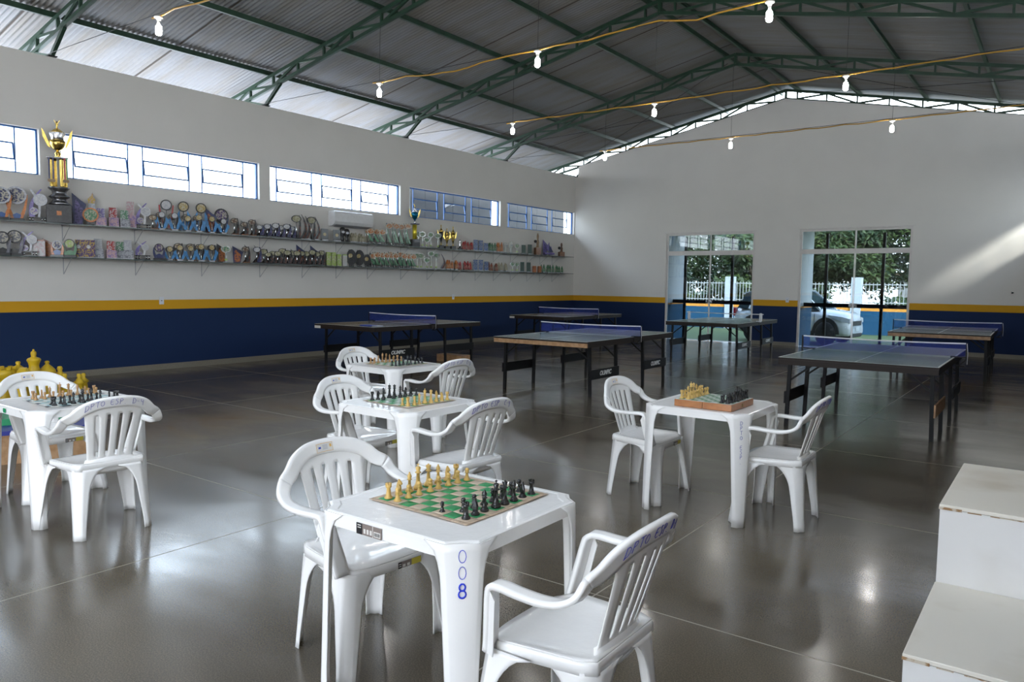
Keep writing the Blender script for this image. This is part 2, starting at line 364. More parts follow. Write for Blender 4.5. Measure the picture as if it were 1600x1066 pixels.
# glass double doors
def glass_door(idx, a, b, top):
    y0, y1 = .03, .09; mid = (a+b)/2+.03; m = M(); t = .055
    m.box(a, y0, 0, a+t, y1, top).box(b-t, y0, 0, b, y1, top).box(a+t, y0, top-t, b-t, y1, top).box(a+t, y0-.01, 2.33, b-t, y1, 2.38).box(a+t, y0, 2.40, b-t, y1, 2.45).box(a+t, y0+.01, 2.38, b-t, y1, 2.40)
    root = part('door_%d' % idx, m, alu, kind='structure')
    part('transom_bar', M().box(mid-.015, y0, 2.45, mid+.015, y1, top-t), alu, root)
    part('transom_pane', M().box(a+t, .058, 2.45, mid-.015, .064, top-t), door_glass, root)
    part('transom_pane', M().box(mid+.015, .058, 2.45, b-t, .064, top-t), door_glass, root)
    for s, p, q in ((-1, a+t, mid-.004), (1, mid+.004, b-t)):
        leaf = part('door_leaf', M().box(p, .056, .012, q, .064, 2.33), door_glass, root)
        e_ = mid+s*.012
        part('edge_seal', M().box(e_-.008, .05, .012, e_+.008, .07, 2.33), alu, leaf)
        hm = M().cbox((mid+s*.055, .045, 1.075), (.075, .03, .10), b=.008).tube([(mid+s*.055, .03, 1.04), (mid+s*.055, .0, 1.03), (mid+s*.055, .0, 1.12), (mid+s*.055, .03, 1.11)], .008)
        part('door_handle', hm, chrome, leaf)
for k, d in enumerate(DOORS): glass_door(k+1, d[0], d[1], d[3])
struct('trim_1', M().box(2.96, -.012, 2.93, 5.55, 0, 2.955).box(6.58, -.012, 2.94, 9.21, 0, 2.965), alu)

# ---------------------------------------------------------------- roof
Y1R = .55; EAVE = 1.62
ceil = struct('ceiling', M().prism([(-.30, ZR-.02), (.30, ZR-.02), (.30, ZR+.02), (0, ZR+.10), (-.30, ZR+.02)], -D-.6, Y1R, 'y').xf(Matrix.Translation((APX, 0, .06))), roof_mat)
run = APX+EAVE; SHW = 1.1; NW = 14
sky_mesh = []; seam_mat = mat('rusty_sheet_seam', (.055, .040, .028), .7)
added_light_mat = bpy.data.materials.new('translucent_sheet'); added_light_mat.use_nodes = True; _n = added_light_mat.node_tree; _n.nodes.clear()
_o = _n.nodes.new('ShaderNodeOutputMaterial'); _t = _n.nodes.new('ShaderNodeBsdfTranslucent'); _t.inputs[0].default_value = (.62, .61, .57, 1); _n.links.new(_t.outputs[0], _o.inputs[0])
def sheet_mesh(sgn, mt=None):
    m = M(); nx = NW*8+6
    def fn(u, v):
        u = u*(NW*8+6)/(NW*8); y = u*SHW; ds = v*run; x = APX+sgn*ds
        return (x, y, ZR-SL*ds+.013*math.cos(2*PI*NW*u)+.013)
    m.grid(fn, nx, 2)
    if not mt:
        for k in range(len(m.mi)):
            if k % nx < 2: m.mi[k] = 1
    return m.mesh('corrugated_sheet', [mt or roof_mat, seam_mat])
for sgn in (-1, 1):
    me = sheet_mesh(sgn); n = int((D+.6+Y1R)/SHW)+1
    for i in range(n):
        sky_ = sgn > 0 and i in (15, 18)  # two unseen translucent sheets, added to brighten the near tables from above
        if sky_ and not sky_mesh: sky_mesh.append(sheet_mesh(1, added_light_mat))
        part('skylight_sheet' if sky_ else 'corrugated_sheet', sky_mesh[0] if sky_ else me, None, ceil, loc=(0, Y1R-(i+1)*SHW, -.004*(i % 2)))
# purlins
for x in (.12, 1.58, 3.02, 4.47, 5.90, 6.36, 7.80, 9.25, 10.70, 12.14):
    z = roof_z(x)-.005; s = -1 if x < APX else 1
    m = M().box(x-.022, -D-.5, z-.085, x+.022, Y1R-.06, z-.078).box(x-.022, -D-.5, z-.012, x+.022, Y1R-.06, z-.005).box(x-.022*s-.003, -D-.5, z-.085, x-.022*s+.003, Y1R-.06, z-.005)
    part('purlin', m, green_steel, ceil)

# ---------------------------------------------------------------- lattice roof trusses
def truss(y, label):
    t = empty('roof_truss', label, 'truss', (0, y, 0), group='lattice trusses under the roof')
    zt = lambda x: roof_z(x)-.125; zb = lambda x: roof_z(x)-.335+.0*x; X0, X1 = -1.25, W+1.25
    for s, x in ((-1, X0), (1, X1)):
        part('top_chord', M().bar((APX, 0, zt(APX)), (x, 0, zt(x)), .05, .06, side=(0, 1, 0)), green_steel, t)
        part('bottom_chord', M().bar((APX, 0, zb(APX)), (x, 0, zb(x)+.02), .05, .055, side=(0, 1, 0)), green_steel, t)
    part('post', M().bar((APX, 0, zt(APX)-.02), (APX, 0, zb(APX)+.02), .06, .06), green_steel, t)
    for s in (-1, 1):
        for k in range(11):
            x = APX+s*(.28+.70*k); x2 = x+s*.70
            if x < X0-.1 or x > X1+.1: break
            part('post', M().bar((x, 0, zt(x)-.02), (x, 0, zb(x)+.02), .035, .045), green_steel, t)
            if k < 10:
                if k % 2 == 0: p, q = (x+s*.02, 0, zb(x)+.02), (x2, 0, zt(x2)-.02)
                else: p, q = (x+s*.02, 0, zt(x)-.02), (x2, 0, zb(x2)+.02)
                part('brace', M().bar(p, q, .035, .04), green_steel, t)
        xw = APX+s*(APX-.45); xe = APX+s*(APX+.02)
        part('wall_strut', M().bar((xw, 0, zb(xw)), (xe-s*.04, 0, WALLZ+.02), .05, .055), green_steel, t)
        xo = APX+s*(APX+.55); part('wall_strut', M().bar((xo, 0, zb(xo)), (xe, 0, WALLZ+.02), .04, .04), green_steel, t)
    part('bearing_plate', M().cbox((-.02, 0, WALLZ+.008), (.16, .12, .014)), black, t)
    part('bearing_plate', M().cbox((W+.02, 0, WALLZ+.008), (.16, .12, .014)), black, t)
    return t
TY = [0.04, -3.54, -7.25, -10.90, -14.54, -18.2, -21.9]
for i, y in enumerate(TY):
    truss(y, ['green lattice truss standing on top of the gabled back wall', 'green lattice truss nearest in front of the back wall', 'green lattice truss second in front of the back wall', 'green lattice truss third in front of the back wall',
      'green lattice roof truss meeting the left wall above the tall gold trophy', 'green lattice roof truss behind the viewer, nearer one', 'green lattice roof truss behind the viewer, farther one'][i])

for nm, xa, ya, xb, yb in (('from the left wall up to the ridge', .2, -3.4, 5.9, -.1), ('from the ridge down to the far left corner', 5.9, -3.4, .2, -.1), ('on the right slope up to the right wall', 6.4, -3.4, 12.0, -.1), ('on the right slope down to the back ridge', 12.0, -3.4, 6.4, -.1)):
    bw = part('bracing_wire', M().tube([(xa, ya, roof_z(xa)-.20), ((xa+xb)/2, (ya+yb)/2, (roof_z(xa)+roof_z(xb))/2-.24+.0), (xb, yb, roof_z(xb)-.20)], .005, 5), black)
    tag(bw, 'thin diagonal bracing wire under the roof, '+nm, 'wire', 'diagonal bracing wires')

# ---------------------------------------------------------------- tie rods, yellow cable, bulbs
wire = mat('dark_wire', (.02, .02, .02), .5); yellow_cable = mat('yellow_cable', (.50, .27, .03), .45)
bulb_m = mat('lit_bulb', (1, 1, 1), .3, emit=((1., .98, .95), 38.)); ceramic = mat('white_ceramic', (.75, .74, .70), .25)
WHERE = {1: 'in front of the back wall', 2: 'over the middle of the hall', 3: 'near the top edge of the picture', 4: 'above the tall gold trophy', 5: 'behind the viewer'}
def lamp_mesh():
    base = M().lathe([(.012, .045), (.048, .04), (.052, .032), (.050, .022), (.030, .018), (.024, .0), (.020, -.012), (.0, -.012)], 16)
    sock = M().lathe([(.014, -.010), (.019, -.014), (.019, -.050), (.013, -.058), (0, -.058)], 12)
    bulb = M().lathe([(.010, -.055), (.024, -.062), (.034, -.078), (.037, -.10), (.037, -.150), (.034, -.168), (.022, -.180), (0, -.184)], 14)
    return base.mesh('lamp_base', ceramic), sock.mesh('socket', ceramic), bulb.mesh('bulb', bulb_m)
LB = lamp_mesh()
for i, y in enumerate(TY[1:6]):
    k = i+1; y2 = y-(.10 if k < 3 else .05)
    sag = lambda x: WALLZ+.03-.035*math.sin(PI*x/W)
    rod = part('tie_rod', M().tube([(x, y2, sag(x)) for x in [W*j/12 for j in range(13)]], .0045, 6), wire)
    tag(rod, 'thin dark tie wire stretched across the hall %s' % WHERE[k], 'wire', 'tie wires with the lamps')
    rng = random.Random(k); pts = []
    xs = [2.9+.25*j for j in range(int((W-3.1)/.25))]
    for j, x in enumerate(xs):
        dz = -.012-.02*abs(math.sin(j*1.1+k))-(.06*abs(math.sin((x-3)*1.02))**6 if k >= 3 else 0); pts.append((x, y2+.012*math.sin(j*1.7), sag(x)+dz))
    if k == 3: pts = [(x, yy, z+(.10*math.exp(-((x-7.7)/.5)**2)-.05*math.exp(-((x-8.4)/.3)**2))) for x, yy, z in pts]
    cb = part('power_cable', M().tube(pts, .011, 6), yellow_cable)
    tag(cb, 'yellow power cable strung along the tie wire %s' % WHERE[k], 'cable', 'yellow cables with the lamps')
    for q, x in enumerate((3.05, 6.12, 9.25)):
        lr = empty('pendant_lamp', 'bare bulb %s, %s from the left on its cable' % (WHERE[k], ordn(q)), 'lamp', (x, y2, sag(x)-.075), group='bare bulbs on yellow cables')
        part('lamp_base', LB[0], None, lr); part('socket', LB[1], None, lr); part('bulb', LB[2], None, lr)
        zt = roof_z(x)-.36-(sag(x)-.075)
        if q == 1 or k != 4: part('hanger_wire', M().tube([(0, .0, .04), (0, .02, zt)], .003, 5), wire, lr)

# unseen pale block, added beyond the right wall to keep sun off the middle windows
nb = empty('neighbour_building', 'unseen pale block added beyond the right wall to block the sun', 'building', (19, 0, -.2))
part('building_wall', M().box(0, -23.6, 0, 6, -8.9, 9.5), mat('neighbour_paint', (.72, .70, .66), .8), nb); part('flat_roof', M().box(-.3, -23.9, 9.5, 6.3, -8.6, 9.7), mat('neighbour_roof', (.3, .3, .3), .8), nb)

# ================================================================ PLASTIC CHAIR
def catmull(P, n=6):
    P = [Vector(p) for p in P]; Q = [2*P[0]-P[1]]+P+[2*P[-1]-P[-2]]; o = []
    for i in range(1, len(Q)-2):
        a, b, c, d = Q[i-1:i+3]
        for k in range(n):
            t = k/n; o.append(.5*((2*b)+(c-a)*t+(2*a-5*b+4*c-d)*t*t+(3*b-a-3*c+d)*t**3))
    o.append(P[-1]); return o
def bx(y, z): return -.168-.315*(z-.40)+.75*y*y
def zc(y): return .803-.6*y*y-22*y**4
def lerp(a, b, t): return a+(b-a)*t

def corner_leg(top, foot, ztop, e1, e2, h1, h2, cham, wfoot, wtop, mid_t=.16, zfoot=0., nv=14):
    """one splayed L-shaped leg; h1/h2 = half side lengths where it meets the next leg as an arch"""
    m = M(); e1 = Vector((*e1, 0)); e2 = Vector((*e2, 0))
    def fn(u, v):
        t = v**1.25; z = lerp(ztop, zfoot, t); c = Vector((lerp(top[0], foot[0], t), lerp(top[1], foot[1], t), z))
        base = lerp(wtop, wfoot, min(1, t*1.15)); k = max(0., 1-t/mid_t)
        grow = k**.9 if t < .02 else (1-math.sqrt(max(0, 1-k*k)))
        a1 = lerp(base, h1, grow); a2 = lerp(base, h2, grow); ch = lerp(cham[0], cham[1], t)
        s = (u-.5)*2
        if abs(s) <= .2: q = s/.2; return c+e1*ch*(1-q)/2+e2*ch*(1+q)/2+(e1+e2)*.08*ch*(1-q*q)
        k = (abs(s)-.2)/.8
        return c+(e1*lerp(ch, max(a1, ch+.012), k) if s < 0 else e2*lerp(ch, max(a2, ch+.012), k))
    m.grid(fn, 10, nv); return m

def make_chair():
    t = empty('plastic_armchair', 'x', 'chair')
    # seat with rolled front edge and skirt
    def hw(v): return lerp(.195, .232, v)
    def sp(u, v):
        x = lerp(-.20, .172, v); s = 2*u-1; k = hw(v)*(1-.10*max(0, abs(2*v-1)-.75)*4*abs(s)**6)
        if v > .8: x -= .035*abs(s)**5*(v-.8)/.2
        z = .428-.022*math.sin(PI*min(1, max(0, v)))*(1-s**4)+.010*(1-v)-.012*max(0, (v-.86)/.14)**2
        return (x+.012*(1-s*s)*(1 if v > .95 else 0), k*s, z)
    m = M().grid(sp, 16, 16); ring = [sp(i/16, 0) for i in range(17)]+[sp(1, j/16) for j in range(1, 17)]+[sp(1-i/16, 1) for i in range(1, 17)]+[sp(0, 1-j/16) for j in range(1, 16)]
    secs = [[(x*k, y*k, z-d) for x, y, z in ring] for k, d in ((1, 0), (1.018, .004), (1.024, .012), (1.026, .040))]
    m.loft(secs, caps=False, smooth=True); solid(part('seat', m, seat_plastic, t), .004, -1)
    # legs
    for sx_ in (1, -1):
        for sy_ in (1, -1):
            top = (.178 if sx_ > 0 else -.205, sy_*(.238 if sx_ > 0 else .202)); foot = (.218 if sx_ > 0 else -.235, sy_*(.283 if sx_ > 0 else .218))
            m = corner_leg(top, foot, .405, (-sx_, 0), (0, -sy_), .190, .19 if sx_ > 0 else .17, (.040, .028), .052, .086, mid_t=.34)
            solid(part('leg', m, white_plastic, t), .005)
    # back fan with four slots
    NB = 28; rows = 26; m = M()
    slots = [-.108, -.04, .04, .108]
    bnd = [-.5]
    for c in (-.30, -.105, .105, .30): bnd += [c-.036, c, c+.036]
    bnd.append(.5); cols = []
    for a, b in zip(bnd, bnd[1:]):
        n = 3 if b-a > .08 else 1; cols += [a+(b-a)*k/n for k in range(n)]
    cols.append(.5); nc = len(cols)-1
    inslot = [any(abs((cols[i]+cols[i+1])/2-c) < .037 for c in (-.30, -.105, .105, .30)) for i in range(nc)]
    def fan(i, j, d=0.):
        r = j/rows; c = cols[i]; full = lerp(.245, .335, r**1.1); y = c*full
        for s in (-.30, -.105, .105, .30):
            if abs(abs(c-s)-.036) < .001:
                rr = (r-.20)/.66; y = (s+(c-s)*(.75+.25*math.sin(PI*min(1, max(0, rr)))))*full
        z = lerp(.395, zc(y)-.012, r); x = bx(y, z)+.020*max(0, .14-r)/.14
        return (x+d, y, z)
    vs = [fan(i, j) for j in range(rows+1) for i in range(nc+1)]
    fs = [(j*(nc+1)+i, j*(nc+1)+i+1, (j+1)*(nc+1)+i+1, (j+1)*(nc+1)+i) for j in range(rows) for i in range(nc) if not (inslot[i] and 5 <= j < 22)]
    m.add(vs, fs, 0, True)
    # raised ridges beside the slots and lower skirt
    m.grid(lambda u, v: (bx((u-.5)*.33, .44)-.004-.012*math.sin(PI*v), (u-.5)*lerp(.27, .36, v), lerp(.455, .365, v)+.014*(1-(2*u-1)**2)*(v < .5)), 8, 4)
    solid(part('backrest', m, white_plastic, t), .0045)
    # hoop and arms
    rim = []; nr = []; wd = []
    half = [(bx(y, zc(y)), y, zc(y)) for y in (0, .06, .12, .175, .218)]+[(-.212, .256, .702), (-.192, .279, .662), (-.145, .290, .638), (-.085, .292, .629), (-.01, .290, .630), (.05, .287, .634), (.085, .284, .633)]
    pts = catmull(half, 4); n = len(pts); full = [Vector((p.x, -p.y, p.z)) for p in pts[:0:-1]]+pts
    for i, p in enumerate(full):
        k = abs(i-(n-1))/(n-1); a = min(1, max(0, (k-.26)/.50)); a = a*a*(3-2*a); s = -1 if p.y < 0 else 1
        rim.append(p); nr.append(Vector((.95, -s*.35*min(1, abs(p.y)/.2), .33)).lerp(Vector((.05, 0, 1)), a)); wd.append(lerp(.068, .050, min(1, a*1.2)))
    mt = M().ribbon(rim, nr, wd, .020, cut=(n-1-20, n-1+20))
    part('top_rail', mt, white_plastic, t)
    for s in (-1, 1):
        idx = [(n-1)+s*k for k in range(18, n)]; P_ = [rim[i] for i in idx]; N_ = [nr[i] for i in idx]; W_ = [wd[i] for i in idx]
        tail = catmull([P_[-1], (.101, s*.281, .620), (.109, s*.277, .590), (.119, s*.268, .53), (.133, s*.255, .455), (.143, s*.250, .405)], 3)[1:]
        nt_ = [Vector((.4+.6*min(1, k/3), 0, 1-min(1, k/3))).normalized() if k < 3 else Vector((.92, s*.12, .38)) for k in range(len(tail))]
        wt = [lerp(.052, .062, min(1, k/9)) for k in range(len(tail))]
        tail = [p+Vector((0, -s*max(0, (k-3))*.0012, 0)) for k, p in enumerate(tail)]
        ma = M().ribbon(P_+tail, N_+nt_, W_+wt, .020, cut=(2, 999))
        # outer flange of the arm post
        secs_ = []
        for k in range(1, len(tail)):
            o_ = tail[k]+Vector((0, s*(wt[k]/2-.003), -.002)); d_ = min(1, k/4)*.030; secs_.append([o_, o_+Vector((-d_, 0, -.012)), o_+Vector((-d_, -s*.006, -.012)), o_+Vector((0, -s*.006, 0))])
        ma.loft(secs_)
        a_ = part('armrest', ma, white_plastic, t)
    return t
CH = make_chair()
sticker_w = mat('sticker_white', (.72, .70, .66), .4); sticker_o = mat('sticker_orange', (.75, .45, .12), .4); sticker_b = mat('sticker_blue', (.05, .09, .45), .4); sticker_g = mat('sticker_grey_print', (.42, .42, .48), .5)
tag_black = mat('tag_black', (.015, .015, .017), .4); tag_brown = mat('tag_brown', (.22, .18, .16), .4); tag_yellow = mat('tag_yellow', (.60, .50, .06), .4)
def back_sticker():
    m = M()
    def P(u, v, d): y = -.062+u*.085; z = zc(y)-.020+v*.036; return Vector((bx(y, z)+.0118+d, y, z))
    def rect(u0, v0, u1, v1, mi, d): m.grid(lambda a, b: P(lerp(u0, u1, a), lerp(v0, v1, b), d), 3, 1, mi, False)
    rect(0, 0, 1, 1, 1, 0); rect(.02, .05, .98, .95, 0, .0004); rect(.12, .40, .28, .62, 2, .0008)
    for k in range(4): rect(.38, .28+.14*k, .68, .34+.14*k, 3, .0008)
    rect(.80, .45, .92, .80, 1, .0008); return m
def seat_tag():
    m = M()
    def rect(y0, z0, y1, z1, mi, d): y0, y1 = -y0, -y1; m.box(.1940+d, y0, z0, .1946+d, y1, z1, mi)
    rect(-.115, .378, .005, .404, 1, 0); rect(-.012, .378, .005, .404, 0, .0006); rect(-.115, .378, -.065, .404, 2, .0006)
    for a in (-.055, -.032): rect(a, .381, a+.014, .392, 3, .0008)
    rect(-.010, .385, .002, .388, 3, .0008); rect(-.010, .394, .002, .397, 3, .0008)
    return m
part('back_sticker', back_sticker(), [sticker_w, sticker_o, sticker_b, sticker_g], CH, 'white label sticker with orange edge')
part('product_tag', seat_tag(), [tag_black, tag_brown, tag_yellow, sticker_w], CH, 'dark product tag on the seat front')
def chair_text(txt):
    h = .034; wtot = len(txt)*.75*h
    def pos(u, v):
        y = wtot/2-u; z = zc(y)-.015+v; return Vector((bx(y, z)-.0128, y, z))
    return strokes(txt, h, pos, r=.0011)
TXT = {k: chair_text(k).mesh('marker_lettering', ink) for k in ('DPTO ESP. C-4', 'DPTO ESP. C-3', 'DPTO ESP. D-4', 'DPTO ESP. D-3')}
def chair(x, y, deg, label, txt, first=[True]):
    rz = math.radians(deg)
    if first[0]: c = CH; c.location = (x, y, 0); c.rotation_euler = (0, 0, rz); c['label'] = label; c['group'] = 'white plastic armchairs'; first[0] = False
    else: c = dup(CH, (x, y, 0), rz, label, 'white plastic armchairs', keep=lambda k: not k.name.startswith('marker'))
    part('marker_lettering', TXT[txt], None, c, 'blue marker lettering')
    return c
chair(9.815, -17.465, -5, 'white plastic armchair with a white back sticker, left of the nearest chess table', 'DPTO ESP. C-4')
chair(10.865, -17.57, 180, 'nearest white plastic armchair, seen from behind at the right of the nearest table', 'DPTO ESP. D-3')
chair(8.13, -15.93, 2, 'white plastic armchair left of the middle chess table with black pieces nearest it', 'DPTO ESP. C-4')
chair(9.08, -16.03, 176, 'white plastic armchair with blue C-4 lettering, right of the middle table', 'DPTO ESP. C-4')
chair(6.40, -14.25, 0, 'white plastic armchair left of the farthest chess table', 'DPTO ESP. C-3')
chair(7.44, -14.42, 176, 'white plastic armchair right of the farthest chess table, lettering on its back', 'DPTO ESP. C-3')
chair(9.70, -14.62, 0, 'white plastic armchair left of the table with the wooden chess box', 'DPTO ESP. D-3')
chair(10.62, -14.63, 181, 'white plastic armchair right of the table with the wooden chess box', 'DPTO ESP. D-3')
chair(6.37, -17.27, 3, 'white plastic armchair behind the leftmost table, in front of the yellow chessmen', 'DPTO ESP. D-3')
chair(7.375, -17.42, 176, 'white plastic armchair with blue D-4 lettering, beside the leftmost table', 'DPTO ESP. D-4')

# ================================================================ PLASTIC TABLE
TH = .72; TS = .355; NC = .075
def octo(s, n, z, k=.0):
    o = []
    for sx_, sy_ in ((1, 1), (-1, 1), (-1, -1), (1, -1)):
        a = (sx_*s, sy_*(s-n)); b = (sx_*(s-n), sy_*s); c = (sx_*(s-n*.58), sy_*(s-n*.58))
        o += [a, c, b] if sx_*sy_ > 0 else [b, c, a]
    return [(x, y, z) for x, y in o]
def make_table():
    t = empty('plastic_table', 'x', 'table')
    m = M(); m.loft([octo(TS-.006, NC, TH-.050), octo(TS-.0035, NC, TH-.012), octo(TS-.003, NC, TH-.003), octo(TS-.010, NC, TH), octo(TS-.028, NC, TH), octo(TS-.032, NC, TH-.002)], caps=True, smooth=False)
    m.f.pop(-2); m.mi.pop(-2); m.sm.pop(-2)
    m.box(-TS+.09, -TS+.004, TH-.052, TS-.09, -TS+.008, TH-.003).box(-TS+.09, TS-.008, TH-.052, TS-.09, TS-.004, TH-.003)
    part('tabletop', m, seat_plastic, t)
    for sx_ in (1, -1):
        for sy_ in (1, -1):
            m = corner_leg((sx_*(TS+.0005), sy_*(TS+.0005)), (sx_*(TS-.006), sy_*(TS-.006)), TH-.005, (-sx_, 0), (0, -sy_), .165, .165, (NC, .030), .064, .100, mid_t=.18)
            solid(part('leg', m, white_plastic, t), .005)
    return t
TB = make_table()
def table_tag():
    m = M()
    def r(x0, z0, x1, z1, mi, d): m.box(x0, -TS-.0008-d, z0, x1, -TS+.0006-d, z1, mi)
    r(-.12, TH-.052, .0, TH-.014, 1, 0); r(-.12, TH-.052, -.092, TH-.014, 0, .0006); r(-.042, TH-.052, -.040, TH-.014, 2, .0006)
    for k in range(3): r(-.085+.015*k, TH-.046, -.076+.015*k, TH-.030, 2, .0006)
    r(-.036, TH-.048, -.005, TH-.030, 2, .0006)
    for k in range(7): r(-.033+.004*k, TH-.045, -.031+.004*k, TH-.033, 0, .0012)
    for k in range(2): r(-.114, TH-.030+.008*k, -.098, TH-.027+.008*k, 2, .0012)
    return m
def leg_text(txt, z0, h, vertical, r=.0014):
    """written down the chamfered face of the leg at local (+x,-y)"""
    m = M(); n = Vector((1, -1, 0)).normalized(); s = Vector((1, 1, 0)).normalized()
    def face(z):
        tt = (TH-.005-z)/(TH-.005); ch = lerp(NC, .030, tt); cc = TS+.0005-.0065*tt; c = Vector((cc, -cc, z)); return c+Vector((-ch/2, ch/2, 0))+Vector((-1, 1, 0))*.08*ch
    for i, chr_ in enumerate(txt):
        for st in GLYPH[chr_]:
            pts = []
            for (a, b) in st:
                a -= .28
                z = z0-i*h*vertical+b*h; pts.append(face(z)+s*a*h*1.1+n*.0045)
            m.tube(pts, r, 4)
    return m
def table(x, y, deg, label, first=[True]):
    if first[0]: c = TB; c.location = (x, y, 0); c.rotation_euler = (0, 0, math.radians(deg)); c['label'] = label; c['group'] = 'white plastic tables'; first[0] = False
    else: c = dup(TB, (x, y, 0), math.radians(deg), label, 'white plastic tables', keep=lambda k: k.name[:3] != 'mar' and k.name[:3] != 'pro')
    return c
T1 = table(10.313, -17.515, 0, 'nearest white plastic table, 0 0 8 written on its front leg')
T2 = table(8.565, -15.95, -1, 'middle white plastic table, just behind the nearest table')
T3 = table(6.875, -14.40, -2, 'farthest white plastic table, near the dark table tennis tables')
T4 = table(10.18, -14.65, 0, 'white plastic table holding the wooden chess box, lettering down one leg')
T5 = table(6.85, -17.36, 0, 'leftmost white plastic table, cut by the left picture edge')
part('product_tag', table_tag(), [tag_black, tag_brown, sticker_w], T1, 'brown product tag with bar code')
mm = leg_text('00', .655, .040, 1.3, .0011); mm.join(leg_text('8', .545, .044, 1, .0030))
part('marker_lettering', mm, ink2, T1, 'blue marker numerals')
part('marker_lettering', leg_text('DPTO ESP.', .650, .0245, 1.25, .0012), ink, T4, 'blue marker lettering down the leg')
part('green_sticker', M().box(-.06, -TS-.001, TH-.045, -.02, -TS-.0003, TH-.018), mat('green_sticker', (.02, .30, .12), .4), T5)

# ================================================================ CHESS
pc_y = mat('yellow_chess_plastic', (.62, .40, .11), .35, coat=.2); pc_t = mat('tan_chess_plastic', (.42, .24, .10), .35); pc_k = mat('black_chess_plastic', (.010, .010, .011), .25, coat=.3)
def chess_meshes(m, s, tagn):
    P = {}
    def base(r, h): return [(0, 0), (r, 0), (r*1.02, h*.05), (r*.98, h*.10), (r*.80, h*.13), (r*.82, h*.16), (r*.62, h*.22)]
    def L(name, prof, extra=None, n=14):
        k = M().lathe([(a*s, b*s) for a, b in prof], n)
        if extra: extra(k)
        P[name] = k.mesh(name, m)
    L('pawn', base(.0145, .047)+[(.0065, .020), (.0052, .030), (.0095, .032), (.0095, .034), (.0055, .0355), (.0085, .040), (.0088, .044), (.006, .049), (0, .051)])
    def cren(k):
        for q in range(6):
            a = q*PI/3; k.cbox((.0085*s*math.cos(a), .0085*s*math.sin(a), .0545*s), (.005*s, .005*s, .006*s))
    L('rook', base(.0155, .055)+[(.0085, .022), (.0072, .038), (.0108, .042), (.0115, .052), (.0085, .052), (.0085, .049), (0, .049)], cren)
    L('bishop', base(.0155, .065)+[(.0065, .026), (.0050, .045), (.0098, .047), (.0098, .049), (.0055, .051), (.0085, .058), (.0082, .063), (.0035, .071), (.0032, .073), (.0032, .0755), (0, .077)])
    def crown(k):
        for q in range(8):
            a = q*PI/4; k.lathe([(0, -.002*s), (.002*s, 0), (0, .002*s)], 5, (.0095*s*math.cos(a), .0095*s*math.sin(a), .0815*s))
    L('queen', base(.0175, .08)+[(.0080, .028), (.0058, .058), (.0115, .060), (.0115, .0625), (.0065, .065), (.0105, .081), (.0075, .080), (.0045, .084), (.003, .088), (0, .089)], crown)
    def cross(k): k.cbox((0, 0, .094*s), (.003*s, .003*s, .012*s)); k.cbox((0, 0, .0955*s), (.009*s, .003*s, .003*s))
    L('king', base(.018, .085)+[(.0085, .030), (.0062, .062), (.0120, .064), (.0120, .0665), (.0068, .069), (.0105, .084), (.0075, .087), (.003, .089), (0, .089)], cross)
    k = M().lathe([(a*s, b*s) for a, b in base(.0155, .05)+[(.010, .015), (0, .015)]], 14)
    prof = [(-.009, .014), (-.010, .030), (-.006, .046), (-.002, .054), (.000, .0595), (.003, .056), (.010, .050), (.0145, .043), (.0125, .039), (.005, .042), (.004, .038), (.009, .028), (.009, .014)]
    ctr = [(sum(p[0] for p in prof)/len(prof)), (sum(p[1] for p in prof)/len(prof))]
    secs = []
    for yy, sh in ((-.0052, .82), (-.0035, 1), (.0035, 1), (.0052, .82)):
        secs.append([((ctr[0]+(a-ctr[0])*sh)*s, yy*s, (ctr[1]+(b-ctr[1])*sh)*s) for a, b in prof])
    k.loft(secs); P['knight'] = k.mesh('knight', m)
    return P
CY = chess_meshes(pc_y, 1.0, 'y'); CK = chess_meshes(pc_k, 1.0, 'k'); CT = chess_meshes(pc_t, .95, 't')
mat_green = mat('board_green', (.022, .27, .085), .45); mat_beige = mat('board_beige', (.52, .42, .31), .45); mat_edge = mat('board_tan_edge', (.50, .38, .27), .5)
mat_white = mat('board_white', (.62, .64, .60), .4); mat_teal = mat('board_teal', (.22, .40, .42), .4); mat_pgreen = mat('board_pale_green', (.10, .24, .12), .4); mat_dark = mat('board_dark_edge', (.04, .04, .05), .5)
def playmat(name, label, x, y, rz, size, border, mats, wave=0., z=TH, cat='chess mat'):
    """vinyl board: 8 x 8 squares in print, border strips; slight folds"""
    t = M(); q = size-2*border; sq = q/8
    def H(a, b): return .0022+wave*(.006*max(0, math.sin(a*1.9/size*PI+.6))**8*(.5+.5*math.cos(b*3/size))+.005*max(0, math.cos((b-.35*size)*4/size))**6*max(0, a/size+.2))
    n = 3
    for i in range(-1, 9):
        for j in range(-1, 9):
            a0, a1 = (-size/2, -q/2) if i < 0 else ((q/2, size/2) if i > 7 else (-q/2+i*sq, -q/2+(i+1)*sq))
            b0, b1 = (-size/2, -q/2) if j < 0 else ((q/2, size/2) if j > 7 else (-q/2+j*sq, -q/2+(j+1)*sq))
            mi = 2 if (i < 0 or j < 0 or i > 7 or j > 7) else (0 if (i+j) % 2 else 1)
            if mi == 2 and len(mats) > 3 and (i+j) % 3 == 0: mi = 3
            t.grid(lambda u, v: (lerp(a0, a1, u), lerp(b0, b1, v), H(lerp(a0, a1, u), lerp(b0, b1, v))), n, n, mi, True)
    o = part(name, t, mats); o.location = (x, y, z); o.rotation_euler = (0, 0, rz); solid(o, .0012)
    tag(o, label, cat); return sq
